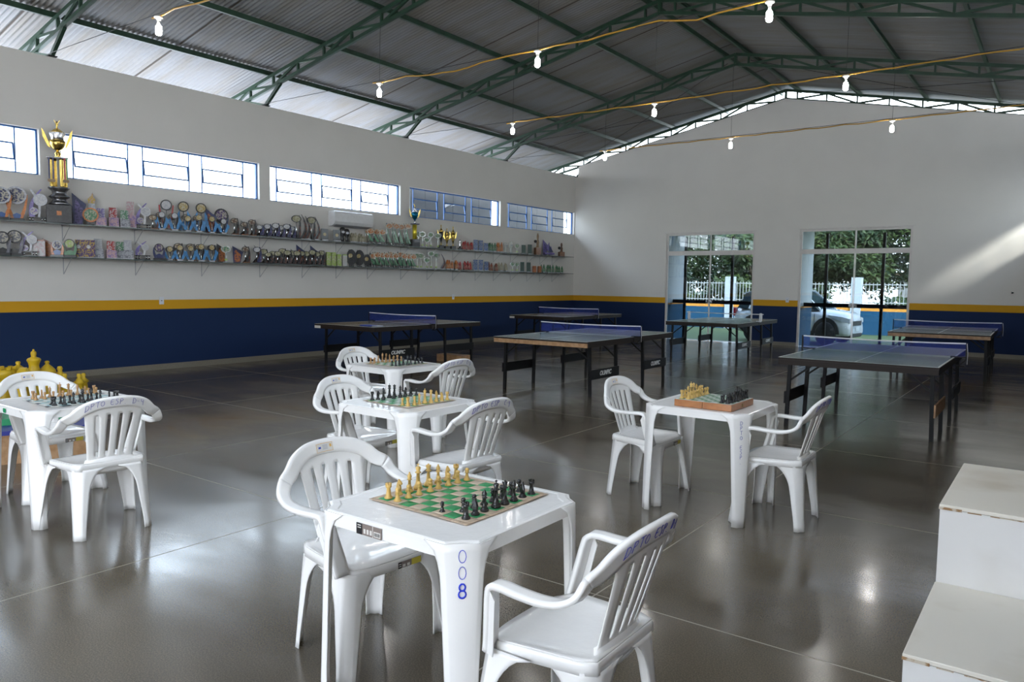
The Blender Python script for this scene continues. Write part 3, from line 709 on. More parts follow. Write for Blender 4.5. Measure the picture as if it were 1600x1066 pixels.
def setup(bname, cx, cy_, rz, sq, z, left, right, cl, cr, skip=(), tiny=None, jit=.0012):
    """pieces stand in two files along local y; left army at -x, right army at +x. j=0 is the side nearest the camera"""
    order = ['rook', 'knight', 'bishop', 'king', 'queen', 'bishop', 'knight', 'rook']
    rng = random.Random(int(cx*100)); cs, sn = math.cos(rz), math.sin(rz)
    for side, meshes, colr in ((-1, left, cl), (1, right, cr)):
        for row in (0, 1):
            for j in range(8):
                if (side, row, j) in skip: continue
                kind = order[j] if row == 0 else 'pawn'
                lx = side*(3.5-row)*sq; ly = (j-3.5)*sq
                if tiny and tiny[0] == (side, row, j): lx += tiny[1][0]*sq; ly += tiny[1][1]*sq
                lx += rng.uniform(-1, 1)*jit*3; ly += rng.uniform(-1, 1)*jit*3
                o = part(kind, meshes[kind], None); o.location = (cx+lx*cs-ly*sn, cy_+lx*sn+ly*cs, z)
                o.rotation_euler = (0, 0, rz+(0 if side < 0 else PI)+rng.uniform(-.3, .3)+(0 if kind == 'knight' else rng.uniform(0, 3)))
                if tiny and tiny[0] == (side, row, j): o.scale = (.78, .78, .78)
                if kind in ('king', 'queen'): lab = '%s %s on the %s' % (colr, kind, bname)
                elif kind == 'pawn': lab = '%s pawn on the %s, %s from the near end' % (colr, bname, ordn(j))
                else: lab = '%s %s of the %s pair on the %s' % (colr, kind, 'nearer' if j < 4 else 'farther', bname)
                tag(o, lab, 'chess piece', '%s chess pieces on the %s' % (colr, bname))
sq1 = playmat('chess_mat', 'creased green and beige vinyl chess mat on the nearest table', 10.305, -17.46, math.radians(-1), .475, .022, [mat_beige, mat_green, mat_edge], 1.0)
setup('nearest green mat', 10.305, -17.46, math.radians(-1), sq1, TH+.0035, CY, CK, 'yellow', 'black', tiny=((1, 1, 0), (-1.0, .05)))
sq2 = playmat('chess_mat', 'glossy green and white vinyl chess mat on the middle table', 8.56, -15.93, math.radians(-3), .44, .018, [mat_white, mat_green, mat_edge], .5)
setup('middle table mat', 8.56, -15.93, math.radians(-3), sq2, TH+.003, CK, CY, 'black', 'yellow', skip=((-1, 1, 0), (-1, 1, 2), (1, 1, 3), (1, 1, 5)))
sq3 = playmat('chess_mat', 'green and white vinyl chess mat on the farthest plastic table', 6.86, -14.36, math.radians(-2), .44, .018, [mat_white, mat_green, mat_edge], .3)
setup('farthest table mat', 6.86, -14.36, math.radians(-2), sq3, TH+.003, CT, CK, 'tan', 'black', skip=((-1, 1, 2), (1, 1, 1), (1, 1, 4), (-1, 1, 6)))
sq5 = playmat('chess_mat', 'pale teal and white vinyl chess mat on the leftmost table', 6.885, -17.33, math.radians(-3), .47, .02, [mat_white, mat_teal, mat_white, mat_dark], .3)
setup('leftmost table mat', 6.885, -17.33, math.radians(-3), sq5, TH+.003, CT, CK, 'tan', 'black', skip=((-1, 1, 5), (1, 1, 6)))
# wooden folding box board
bxo = empty('chess_box', 'wooden folding chess box with white and green squares', 'chess board', (10.225, -14.735, TH), math.radians(-1))
box_wood = mat('orange_varnished_wood', (.40, .155, .045), .3, noise=(18, (.30, .11, .03)), coat=.3)
S = .395; hb = .045
for s in (-1, 1):
    part('box_half', M().cbox((s*(S/4), 0, hb/2), (S/2-.002, S, hb), b=.002), box_wood, bxo)
bm = M(); q = (S-.03)/8
bm.box(-S/2+.004, -S/2+.004, hb-.001, S/2-.004, S/2-.004, hb+.0006, 0)
for i in range(8):
    for j in range(8):
        if (i+j) % 2 == 0: bm.box(-S/2+.015+i*q, -S/2+.015+j*q, hb, -S/2+.015+(i+1)*q, -S/2+.015+(j+1)*q, hb+.0012, 1)
part('board_face', bm, [mat_white, mat_pgreen], bxo)
part('latch', M().cbox((S/2+.002, -.01, hb*.5), (.004, .018, .02)), mat('brass_latch', (.25, .17, .06), .4, metal=1), bxo)
setup('wooden chess box', 10.225, -14.735, math.radians(-1), q, TH+hb+.0014, CY, CK, 'yellow', 'black', jit=.0008)

# ================================================================ TABLE TENNIS
def text_mesh(s, size, shear=.25, ext=.001):
    cu = bpy.data.curves.new('t', 'FONT'); cu.body = s; cu.size = size; cu.shear = shear; cu.extrude = ext; cu.offset = size*.035; cu.align_x = 'CENTER'
    o = bpy.data.objects.new('t', cu); me = bpy.data.meshes.new_from_object(o); bpy.data.objects.remove(o); return me
TXO = text_mesh('OLIMPIC', .085); TXO.materials.clear(); TXO.materials.append(mat('white_print', (.70, .70, .68), .5)); TXO.name = 'panel_lettering'
PH, PW, PL = .76, 1.525, 2.74
def tt_table(x, y, label, top, near_edge, side_edge, text_ends=(), tan_panel=False, rz=0.):
    t = empty('table_tennis_table', label, 'table tennis table', (x, y, 0), rz, 'table tennis tables')
    for s in (-1, 1):
        h = part('playing_board', M().box(-PW/2, s*.003, PH-.022, PW/2, s*PL/2, PH-.0015, 1).box(-PW/2, s*.003, PH-.0015, PW/2, s*PL/2, PH, 0), [top, wood_dark], t)
        l = M(); e_ = PH+.0006
        l.box(-PW/2, s*.003, PH-.0005, -PW/2+.02, s*PL/2, e_).box(PW/2-.02, s*.003, PH-.001, PW/2, s*PL/2, e_).box(-PW/2+.02, s*(PL/2-.02), PH-.001, PW/2-.02, s*PL/2, e_).box(-.0025, s*.003, PH-.001, .0025, s*(PL/2-.02), e_)
        part('white_lines', l, white_line, h)
        part('end_apron', M().box(-PW/2+.004, s*(PL/2-.024), PH-.078, PW/2-.004, s*(PL/2-.002), PH-.023), near_edge if s < 0 else side_edge, t)
        for sx_ in (-1, 1):
            part('side_apron', M().box(sx_*(PW/2-.024), s*.006, PH-.078, sx_*(PW/2-.004), s*(PL/2-.025), PH-.023), side_edge, t)
            xs = sx_*.685
            for yl in (.43, 1.17):
                lg = part('leg', M().bar((xs, s*yl, PH-.03), (xs+sx_*.02, s*yl, 0), .038, .038), black, t)
            for yl in (.43, 1.17): part('fold_brace', M().bar((xs-sx_*.01, s*yl, .50), (xs-sx_*.30, s*yl, PH-.03), .014, .02), black, t)
            tan = tan_panel and sx_ > 0 and s < 0
            pnl = part('leg_panel', M().box(xs+sx_*.032, s*.40, .24, xs+sx_*.048, s*1.20, .37), wood_tan if tan else black, t)
            if (sx_, s) in text_ends and not tan:
                k = part('panel_lettering', TXO, None, pnl, loc=(xs+sx_*.0495, s*.80, .285)); k.rotation_euler = (PI/2, 0, sx_*PI/2)
    return t
tt = []
tt.append(tt_table(10.372, -9.991, 'green table tennis table nearest the right, tan board on its front leg', tabletop_green, wood_dark, wood_dark, tan_panel=True, rz=.010))
tt.append(tt_table(6.314, -9.767, 'green table tennis table with tan front edge in the middle of the hall', tabletop_green, wood_tan, wood_dark, ((1, -1), (1, 1)), rz=.014))
tt.append(tt_table(6.083, -3.584, 'table tennis table standing in front of the left glass door', tabletop_green, wood_dark, wood_dark, ((1, -1), (1, 1)), rz=.02))
tt.append(tt_table(2.247, -9.637, 'dark table tennis table behind the farthest plastic table', tabletop_grey, wood_dark, wood_dark, ((1, -1),), rz=-.013))
tt.append(tt_table(2.24, -3.88, 'dark table tennis table in the far left corner', tabletop_grey, wood_dark, wood_dark))
tt.append(tt_table(10.343, -3.763, 'table tennis table with tan front edge near the right glass door', tabletop_green, wood_tan, wood_dark, rz=.025))
def net_material():
    m = bpy.data.materials.new('blue_net'); m.use_nodes = True; n = m.node_tree; b = n.nodes['Principled BSDF']
    b.inputs['Base Color'].default_value = (.018, .035, .26, 1); b.inputs['Roughness'].default_value = .8; b.inputs['Alpha'].default_value = .50
    return m
netm = net_material(); tape_m = mat('net_tape', (.70, .70, .72), .6)
def net(x, y, rz, label, white=False):
    t = empty('table_tennis_net', label, 'net', (x, y, PH), rz, 'nets on the table tennis tables')
    hw_ = .86; sag = .012 if not white else .008
    if not white: part('netting', M().grid(lambda u, v: (lerp(-hw_, hw_, u), .0, lerp(.012, .150-sag*math.sin(PI*u), v)), 12, 3, 0, True), netm, t)
    part('net_tape', M().grid(lambda u, v: (lerp(-hw_, hw_, u), .003*math.cos(PI*2*v), lerp(.150, .165, v)-sag*math.sin(PI*u)-(0 if not white else .004)), 12, 3, 0, True).grid(lambda u, v: (lerp(-hw_, hw_, u), -.004, lerp(.150, .165, v)-sag*math.sin(PI*u)), 12, 1), tape_m, t)
    for s in (-1, 1):
        if white:
            part('net_post', M().cbox((s*.80, 0, .09), (.06, .05, .175), b=.012).cbox((s*.76, 0, .002), (.10, .06, .02)), tape_m, t)
        else:
            part('net_post', M().bar((s*.87, 0, -.03), (s*.87, 0, .165), .016, .016).box(s*.72, -.02, .0015, s*.88, .02, .014).box(s*.78, -.015, -.10, s*.86, .015, -.085).bar((s*.80, 0, -.095), (s*.87, 0, -.02), .012, .012), black, t)
    if not white: part('pull_cord', M().tube([(.872, -.012, .158), (.885, -.02, .05), (.882, -.018, -.07)], .0025, 5), tape_m, t)
    return t
net(10.372, -9.991, .010, 'blue net with white tape on the nearest right table')
net(6.314, -9.767, .014, 'blue net on the middle table with the tan front edge')
net(6.083, -3.584, .02, 'white posts and tape across the table before the left door', True)
net(2.247, -9.637, -.013, 'blue net on the dark table behind the plastic tables')
net(2.24, -3.88, 0, 'blue net on the dark table in the far corner')
net(10.343, -3.763, .025, 'blue net on the table near the right door')
part('board_sticker', M().box(-.76, -1.3705, PH-.075, -.60, -1.3695, PH-.03), sticker_w, tt[3])
part('board_sticker', M().box(-.76, -1.3705, PH-.075, -.62, -1.3695, PH-.03), sticker_w, tt[4])
pb = empty('racket_case', 'blue and white cloth lying on the dark table tennis table', 'cloth', (2.60, -10.78, PH+.001))
part('case_body', M().cbox((0, 0, .008), (.26, .16, .016), b=.004), mat('blue_cloth', (.03, .06, .30), .7), pb); part('case_flap', M().cbox((.16, .03, .006), (.20, .14, .010), b=.003), mat('pale_cloth', (.45, .47, .55), .7), pb)
tw = part('wooden_block', M().cbox((0, 0, .075), (.62, .26, .14), b=.004), wood_tan); tw.location = (2.75, -8.75, 0); tag(tw, 'tan wooden box on the floor under the far dark table', 'box')

# ================================================================ STEPPED PODIUM
ply = mat('worn_white_plywood', (.74, .70, .61), .55, noise=(2.2, (.50, .42, .30), .50, .85), bump=(8, .06))
ply2 = mat('white_plywood_face', (.74, .73, .71), .55, noise=(2.5, (.62, .59, .54), .45, .8), bump=(8, .05))
scuff = mat('brown_scuffed_edge', (.30, .17, .07), .6, noise=(30, (.55, .48, .38), .45, .55))
pod = empty('stepped_podium', 'worn white plywood podium with two steps at the right edge', 'podium', (11.985, -16.2, 0))
def block(name, x0, x1, y0, y1, z0, z1):
    m = M().box(x0, y0, z0, x1, y1, z1-.018, 1); part(name, m, [ply, ply2], pod)
    part('tread', M().cbox(((x0+x1)/2, (y0+y1)/2, z1-.0085), (x1-x0+.006, y1-y0+.006, .017), b=.003), ply, pod)
    part('scuffed_edge', M().box(x0-.004, y0-.0045, z1-.021, x0+.08, y0-.0028, z1-.010).box(x0+.10, y0-.0045, z1-.020, x0+.15, y0-.0028, z1-.016).box(x0+.18, y0-.0045, z1-.020, x0+.42, y0-.0028, z1-.0165), scuff, pod)
block('upper_box', -.274, .262, .21, 1.14, 0, .615)
block('lower_box', -.274, .262, -.58, .205, 0, .28)
# ================================================================ GARDEN CHESSMEN
yel = mat('yellow_garden_chess', (.60, .40, .012), .45)
GC = {}
def giant(kind):
    if kind in GC: return GC[kind]
    if kind == 'garden_king': m = M().lathe([(0, 0), (.12, 0), (.125, .03), (.11, .07), (.08, .12), (.065, .22), (.06, .34), (.064, .40), (.062, .44), (.052, .475), (.052, .49), (.060, .52), (.073, .548), (.073, .558), (.060, .575), (.034, .585), (.026, .592), (.026, .600), (.030, .62), (.029, .645), (.018, .655), (.010, .66), (.013, .668), (.008, .678), (0, .68)], 24)
    elif kind == 'garden_bishop': m = M().lathe([(0, 0), (.12, 0), (.12, .05), (.08, .12), (.06, .22), (.055, .33), (.075, .36), (.095, .385), (.085, .42), (.05, .46), (.022, .485), (.02, .495), (.028, .51), (.020, .525), (0, .53)], 20)
    elif kind == 'garden_pawn': m = M().lathe([(0, 0), (.11, 0), (.11, .05), (.075, .10), (.05, .20), (.045, .28), (.07, .30), (.04, .33), (.02, .36), (.03, .385), (.02, .41), (0, .415)], 18)
    elif kind == 'garden_rook':
        m = M().lathe([(0, 0), (.12, 0), (.12, .05), (.085, .10), (.07, .20), (.068, .36), (.095, .39), (.10, .46), (.075, .46), (.07, .44), (0, .44)], 20)
        for q in range(6): m.cbox((.085*math.cos(q*PI/3), .085*math.sin(q*PI/3), .475), (.04, .04, .035))
    else:
        m = M().lathe([(0, 0), (.12, 0), (.12, .05), (.09, .10), (.085, .14), (0, .14)], 20)
        pr = [(-.08, .13), (-.09, .28), (-.05, .42), (-.01, .49), (.02, .50), (.05, .46), (.14, .40), (.17, .34), (.15, .31), (.06, .34), (.05, .30), (.09, .22), (.08, .13)]
        m.loft([[(a*k, yy, .28+(b-.28)*k) for a, b in pr] for yy, k in ((-.055, .85), (-.035, 1), (.035, 1), (.055, .85))])
    GC[kind] = m.mesh(kind, yel); return GC[kind]
for kind, x, y, sc, lab, cat in (('garden_king', 2.45, -15.86, 1, 'tall yellow garden chess king, crowned, rising above the white chair', 'king'), ('garden_rook', 2.39, -16.14, 1, 'yellow garden chess rook at the left end of the row', 'rook'), ('garden_knight', 2.78, -16.10, 1.02, 'yellow garden chess knight beside the left rook', 'knight'),
    ('garden_bishop', 2.33, -15.98, 1.02, 'yellow garden chess bishop just left of the king', 'bishop'), ('garden_bishop', 2.40, -15.70, 1.0, 'yellow garden chess bishop just right of the king', 'bishop'), ('garden_pawn', 2.42, -15.57, 1.1, 'yellow garden chess pawn, small knob, right of the bishops', 'pawn'),
    ('garden_pawn', 2.55, -15.36, .88, 'yellow garden chess pawn seen through the right chair opening', 'pawn'), ('garden_pawn', 2.36, -15.28, .76, 'low yellow garden chess pawn at the right end', 'pawn'), ('garden_pawn', 2.98, -15.88, 1, 'yellow garden chess pawn in front of the king', 'pawn'), ('garden_pawn', 2.85, -15.70, 1, 'yellow garden chess pawn in front of the right bishop', 'pawn'), ('garden_pawn', 2.70, -16.36, 1, 'yellow garden chess pawn in front of the left rook', 'pawn'), ('garden_pawn', 2.80, -15.52, .95, 'yellow garden chess pawn in the front row, right side', 'pawn')):
    o = part(kind, giant(kind), None); o.location = (x, y, 0); o.scale = (sc, sc, sc); o.rotation_euler = (0, 0, 2.4 if kind == 'garden_knight' else 0)
    tag(o, lab, 'garden chess piece', 'yellow garden chessmen')
cr = empty('toy_crate', 'low tan crate with blue rim seen under the leftmost table', 'crate', (4.75, -16.75, 0), math.radians(-20))
part('crate_body', M().box(-.62, -.35, 0, .62, .35, .24), wood_tan, cr); part('crate_rim', M().box(-.635, -.365, .24, .635, .365, .275), mat('blue_crate_rim', (.02, .03, .22), .5), cr)
part('green_panel', M().box(-.20, -.28, .275, .35, .20, .33), mat('green_panel', (.02, .25, .10), .5), cr)

# ================================================================ TROPHY SHELVES
SZ = {'upper': 2.300, 'lower': 1.810}
shelf_m = mat('dark_glass_shelf', (.05, .075, .07), .2, spec=.7)
bracket_m = mat('shelf_bracket', (.40, .40, .41), .5)
BR = [-14.47, -13.39, -12.24, -11.07, -10.11, -9.26, -8.4, -7.4, -6.53, -5.62, -4.75, -4.0, -3.25, -2.48, -1.85, -1.22, -15.5, -16.6, -17.6]
for nm, z in SZ.items():
    sh = part('wall_shelf', M().box(0, -18.2, z-.012, .30, -.50, z), shelf_m)
    tag(sh, 'long dark glass wall shelf crowded with trophies, the %s one' % nm, 'shelf', 'trophy shelves on the left wall')
    for y in BR:
        b = part('shelf_bracket', M().box(0, y-.010, z-.022, .28, y+.010, z-.0125).box(0, y-.006, z-.25, .004, y+.006, z-.022).bar((.27, y, z-.022), (.004, y, z-.245), .008, .004, side=(0, 1, 0)), bracket_m, sh)

TC = {'black': (.012, .012, .014), 'navy': (.012, .02, .10), 'blue': (.03, .10, .30), 'sky': (.03, .22, .50), 'orange': (.55, .17, .03), 'red': (.42, .03, .03), 'green': (.08, .25, .12), 'forest': (.03, .09, .06), 'lime': (.35, .50, .10), 'yellow': (.60, .42, .06),
 'violet': (.20, .15, .42), 'purple': (.07, .03, .16), 'pink': (.58, .38, .40), 'white': (.62, .62, .62), 'silver': (.45, .46, .50), 'grey': (.16, .16, .19), 'gold': (.45, .33, .10), 'bronze': (.24, .15, .07), 'brown': (.14, .07, .04), 'olive': (.34, .33, .17), 'beige': (.42, .38, .26), 'rust': (.25, .07, .03), 'wood': (.20, .08, .03), 'cream': (.60, .55, .42)}
TC = {k: tuple(.78*q for q in v) for k, v in TC.items()}
def T_(c): return mat('trophy_'+c, TC[c], .3, noise=(35, tuple(min(1, k*1.35+.01) for k in TC[c]), .45, .6), coat=.2)
def print_mat(a, b, name):
    m = bpy.data.materials.get(name)
    if m: return m
    return mat(name, TC[a], .35, noise=(42, tuple(.2*p+.8*q for p, q in zip(TC[a], TC[b])), .47, .56))
def plate(poly, x0, x1, mi=0): return M().prism(poly, x0, x1, 'x', mi)
def circ(cy_, cz, r, n=20): return [(cy_+r*math.cos(2*PI*k/n), cz+r*math.sin(2*PI*k/n)) for k in range(n)]
def disc_parts(o, cy_, cz, r, rimc, facec, x=.012):
    d = part('medallion', plate(circ(cy_, cz, r), x-.007, x+.003), T_(rimc), o)
    part('medallion_face', plate(circ(cy_, cz, r*.80, 16), x+.0032, x+.0055), print_mat(facec, 'cream' if facec != 'white' else 'silver', 'medal_print_'+facec), d)
def foot(o, w_, d_, h_, c): part('base', M().cbox((0, 0, h_/2), (d_, w_, h_), b=.003), T_(c), o)
def arcblade(y0, z0, y1, z1, bulge, w0, w1, n=9):
    L = []; R_ = []
    for k in range(n):
        t = k/(n-1); y = lerp(y0, y1, t)+bulge*math.sin(PI*t); z = lerp(z0, z1, t); w_ = lerp(w0, w1, t); L.append((y-w_/2, z)); R_.append((y+w_/2, z))
    return L+R_[::-1]
FACE = {'orange': 'navy', 'black': 'grey', 'navy': 'purple', 'green': 'lime'}
def trophy(kind, c, h):
    """builds one trophy facing +x, standing at z=0, height h; returns root empty"""
    o = bpy.data.objects.new(kind, None); C.objects.link(o)
    if kind == 'ring':
        foot(o, .17, .09, .035, 'black'); r = h*.26
        disc_parts(o, 0, h-r, r, 'black' if c != 'orange' else 'silver', FACE.get(c, c))
        for s in (-1, 1): part('side_band', plate(arcblade(s*.045, .035, s*r*1.02, h-r*.9, s*.015-.0*s, .05, .016), -.004, .004), T_(c if c != 'black' else 'grey'), o)
        part('ribbon_knot', plate([(-.035, .035), (.035, .035), (.05, .085), (0, .11), (-.05, .085)], .005, .012), T_('blue' if c == 'orange' else c), o)
    elif kind == 'swirl':
        part('base', M().cbox((0, 0, .008), (.10, .22, .016)).cbox((0, 0, .066), (.10, .22, .010)), T_('black'), o)
        for y in (-.09, -.05, .06, .095): part('base_pillar', M().lathe([(.009, .016), (.009, .061)], 8, (.03, y, 0)), chrome, o)
        part('curved_blade', plate(arcblade(-.06, .07, .06, h*.98, -.06, .07, .02)[::1], -.004, .004), T_('violet'), o); part('curved_blade', plate(arcblade(.02, .07, -.07, h*.96, .05, .03, .03), .006, .010), T_(c), o)
        disc_parts(o, .045, h*.66, h*.18, c, 'white', .014); disc_parts(o, -.035, h*.32, h*.11, c, 'violet', .016)
    elif kind in ('shard', 'blade'):
        if kind == 'shard':
            part('plaque', plate([(-.07, .0), (.05, .0), (.09, h*.55), (.105, h*.66), (.03, h*.78), (-.085, h)], -.006, .004), T_('navy' if c == 'blue' else c), o)
            part('plaque_print', plate([(-.055, .015), (.04, .015), (.06, h*.5), (-.03, h*.8), (-.05, h*.7)], .005, .008), print_mat('violet' if c in ('blue', 'violet') else 'orange', c if c in ('navy', 'rust', 'black') else 'navy', 'plaque_print_'+c), o)
        else:
            foot(o, .08, .08, .02, 'silver'); part('curved_blade', plate(arcblade(-.03, .02, -.03, h, .06, .05, .006, 11), -.006, .006), T_(c), o)
            part('curved_blade', plate(arcblade(-.015, .02, 0, h*.75, .045, .035, .006, 11), .008, .012), print_mat('black', 'rust', 'blade_stripes'), o)
    elif kind == 'bowl':
        foot(o, .10, .08, .02, 'black'); disc_parts(o, 0, h*.58, h*.40, 'orange', 'green')
    elif kind == 'flame':
        foot(o, .09, .06, .02, 'silver'); part('panel', M().cbox((0, 0, h*.36), (.02, .09, h*.62)), T_('silver'), o)
        part('flame', plate([(-.045, h*.66), (.04, h*.66), (.05, h*.78), (.03, h*.86), (.015, h), (-.005, h*.9), (-.05, h*.80)], -.004, .006), print_mat('yellow', 'pink', 'flame_print'), o)
    elif kind == 'card':
        bt = 'pink' if c in ('violet', 'pink', 'red') else ('red' if False else 'silver')
        if c == 'purple':
            foot(o, .14, .08, .012, 'silver'); part('plaque', M().cbox((0, 0, .012+(h-.012)/2), (.012, .13, h-.012)), print_mat('purple', 'yellow', 'soccer_print'), o); part('badge', plate(circ(-.02, h*.62, .028, 12), .0065, .010), T_('white'), o)
        elif c in ('blue', 'forest'):
            foot(o, .13, .07, .02, 'silver'); part('plaque', M().cbox((0, 0, .02+(h-.02)/2), (.010, .12, h-.02)), print_mat(c, 'silver' if c == 'blue' else 'black', 'card_print_'+c), o)
        else:
            foot(o, .15, .11, .012, 'white'); part('name_block', M().prism([(-.02, .012), (.045, .012), (.03, h*.48), (-.03, h*.48)], -.07, .07, 'y'), print_mat(bt, 'violet' if bt == 'pink' else 'grey', 'name_print_'+bt), o)
            part('plaque', M().cbox((-.02, 0, h*.52), (.008, .11, h*.95)), print_mat(c, 'white', 'card_print_'+c), o)
    elif kind in ('medal', 'disc'):
        foot(o, .09, .07, .025, 'black' if c not in ('bronze', 'brown') else 'wood'); r = min(.052, h*.2) if kind == 'medal' else .07
        part('stem', M().lathe([(.008, .025), (.008, h-r*1.5)], 8, (0, -.012, 0)), chrome, o)
        part('figure', plate(arcblade(.01, .025, .030, h, .02, .050, .010), -.008, -.002), T_({'medal': 'black'}.get(kind, 'black') if c != 'white' else 'navy'), o)
        part('side_panel', plate(arcblade(.028, .025, .040, h*.55, .008, .032, .01), .002, .008), print_mat('black', 'rust' if c != 'white' else 'violet', 'side_print_'+c), o)
        disc_parts(o, -.012, h-r, r, 'black', c)
    elif kind in ('wings', 'bigwings'):
        r = .052 if kind == 'wings' else .088; foot(o, .085, .07, .03, 'silver'); wc = 'sky' if c != 'red' else 'red'
        part('stem', M().lathe([(.011, .03), (.007, .06), (.007, h-r*1.6)], 8), chrome, o)
        disc_parts(o, 0, h-r, r, 'black', 'gold' if c == 'gold' else 'white')
        for s in (-1, 1):
            zb_ = .05; zt_ = (h-2*r)*1.05 if c != 'red' else h-r
            part('wing', plate([(s*.018, .032), (s*.055, .032), (s*.082, zb_+(zt_-zb_)*.30), (s*.105, zb_+(zt_-zb_)*.62), (s*.100, zb_+(zt_-zb_)*.80), (s*.058, zt_*1.04), (s*.052, zb_+(zt_-zb_)*.62), (s*.030, zb_+(zt_-zb_)*.25)] if c != 'red' else arcblade(s*.03, zb_, s*.105, zt_, s*.012, .03, .02), -.006, .0), T_(wc), o)
    elif kind == 'frame':
        foot(o, .15, .09, .03, 'silver'); part('plaque', M().cbox((0, 0, .03+(h-.03)/2), (.012, .15, h-.03)), T_('black'), o); part('emblem', plate(circ(0, h*.55, .032, 14), .0065, .011), T_('gold'), o)
    elif kind == 'glass':
        foot(o, .06, .06, .02, 'black' if c == 'black' else 'silver'); k = T_('black') if c == 'black' else acrylic
        part('goblet', M().lathe([(.022, .02), (.030, .05), (.020, h*.35), (.042, h*.55), (.046, h*.8), (.036, h*.95), (.02, h), (0, h)], 12), k, o); part('medallion', plate(circ(0, h*.68, .024, 12), .046, .050), T_('silver'), o)
    elif kind == 'small':
        foot(o, .055, .05, .03, 'wood' if c in ('red', 'rust') else 'silver'); part('figure', M().lathe([(.006, .03), (.008, h*.5), (.022, h*.62), (.024, h*.72), (.012, h*.82), (.012, h*.92), (0, h)], 10), T_(c), o); part('side_panel', plate([(-.03, .03), (.03, .03), (.034, h*.55), (-.02, h*.7)], -.004, .003), print_mat(c, 'cream', 'small_print_'+c), o)
    elif kind == 'ribbon':
        part('base', M().cbox((0, 0, .004), (.07, .10, .008)).cbox((0, 0, .052), (.07, .10, .006)), T_('black'), o)
        for y in (-.04, .04): part('base_pillar', M().lathe([(.006, .008), (.006, .049)], 8, (.02, y, 0)), chrome, o)
        part('stem', M().lathe([(.005, .055), (.005, h)], 8, (0, -.04, 0)), chrome, o); part('ribbon', plate(arcblade(.035, .055, -.03, h*.72, -.012, .035, .018), -.003, .003), T_('green'), o)
        disc_parts(o, 0, h-.065, min(.058, h*.22), 'cream', 'orange', .008)
    elif kind == 'clear':
        foot(o, .08, .06, .012, 'silver'); r = min(.065, h*.26); part('stem', M().cbox((0, 0, (h-r)/2), (.008, .022, h-r*1.2)), acrylic, o)
        d = part('medallion', plate(circ(0, h-r, r), -.004, .004), acrylic, o); part('medallion_face', plate(circ(0, h-r, r*.62, 14), .0045, .006), print_mat('green', 'cream', 'clear_print'), d)
        part('yellow_plate', M().cbox((0, 0, .05), (.010, .035, .03)), T_('lime'), o)
    elif kind == 'box':
        ww = .17 if c == 'red' else .095; part('box_body', M().cbox((0, 0, h*.46), (.06, ww, h*.92), b=.003), print_mat({'red': 'white'}.get(c, c), {'red': 'pink', 'lime': 'cream', 'white': 'cream', 'orange': 'rust'}.get(c, 'cream'), 'box_print_'+c), o); part('box_top', M().cbox((0, 0, h*.96), (.05, ww*.9, h*.08)), T_({'red': 'rust', 'white': 'lime'}.get(c, c)), o)
    elif kind == 'oval':
        foot(o, .09, .07, .02, 'black'); part('oval_shield', plate([(a*.62, b) for a, b in circ(0, h*.52, h*.46, 20)], -.006, .0), T_('black'), o); disc_parts(o, -.02, h*.62, .042, 'gold', 'gold', .006)
        part('stem', M().lathe([(.005, .02), (.005, h*.98)], 8, (0, -.05, 0)), chrome, o)
    return o
KN = {'ring': ('round_trophy', '{c} round-disc trophy with side bands'), 'swirl': ('swirl_trophy', '{c} swirl-bladed trophy on a raised black base'), 'shard': ('shard_plaque', '{c} slanted shard plaque'), 'blade': ('blade_trophy', '{c} curved blade trophy'), 'bowl': ('disc_trophy', '{c} disc trophy'), 'flame': ('flame_trophy', '{c} flame-topped trophy'),
 'card': ('plaque_trophy', '{c} printed plaque trophy'), 'medal': ('medal_trophy', '{c} small disc trophy on a silver stem'), 'disc': ('medal_trophy', '{c} tall disc trophy'), 'wings': ('winged_trophy', 'small blue-winged trophy with {c} disc'), 'bigwings': ('winged_trophy', 'large winged trophy with {c} disc'), 'frame': ('framed_plaque', 'square black plaque with gold emblem'),
 'glass': ('goblet_trophy', '{c} goblet trophy'), 'small': ('figure_trophy', 'little {c} figure trophy'), 'ribbon': ('ribbon_trophy', 'trophy with orange disc and green ribbon'), 'clear': ('acrylic_trophy', 'clear {c} acrylic disc trophy'), 'box': ('boxed_award', '{c} boxed award'), 'oval': ('oval_trophy', 'black oval trophy with gold disc'), 'cup': ('cup_trophy', 'slim gold cup')}
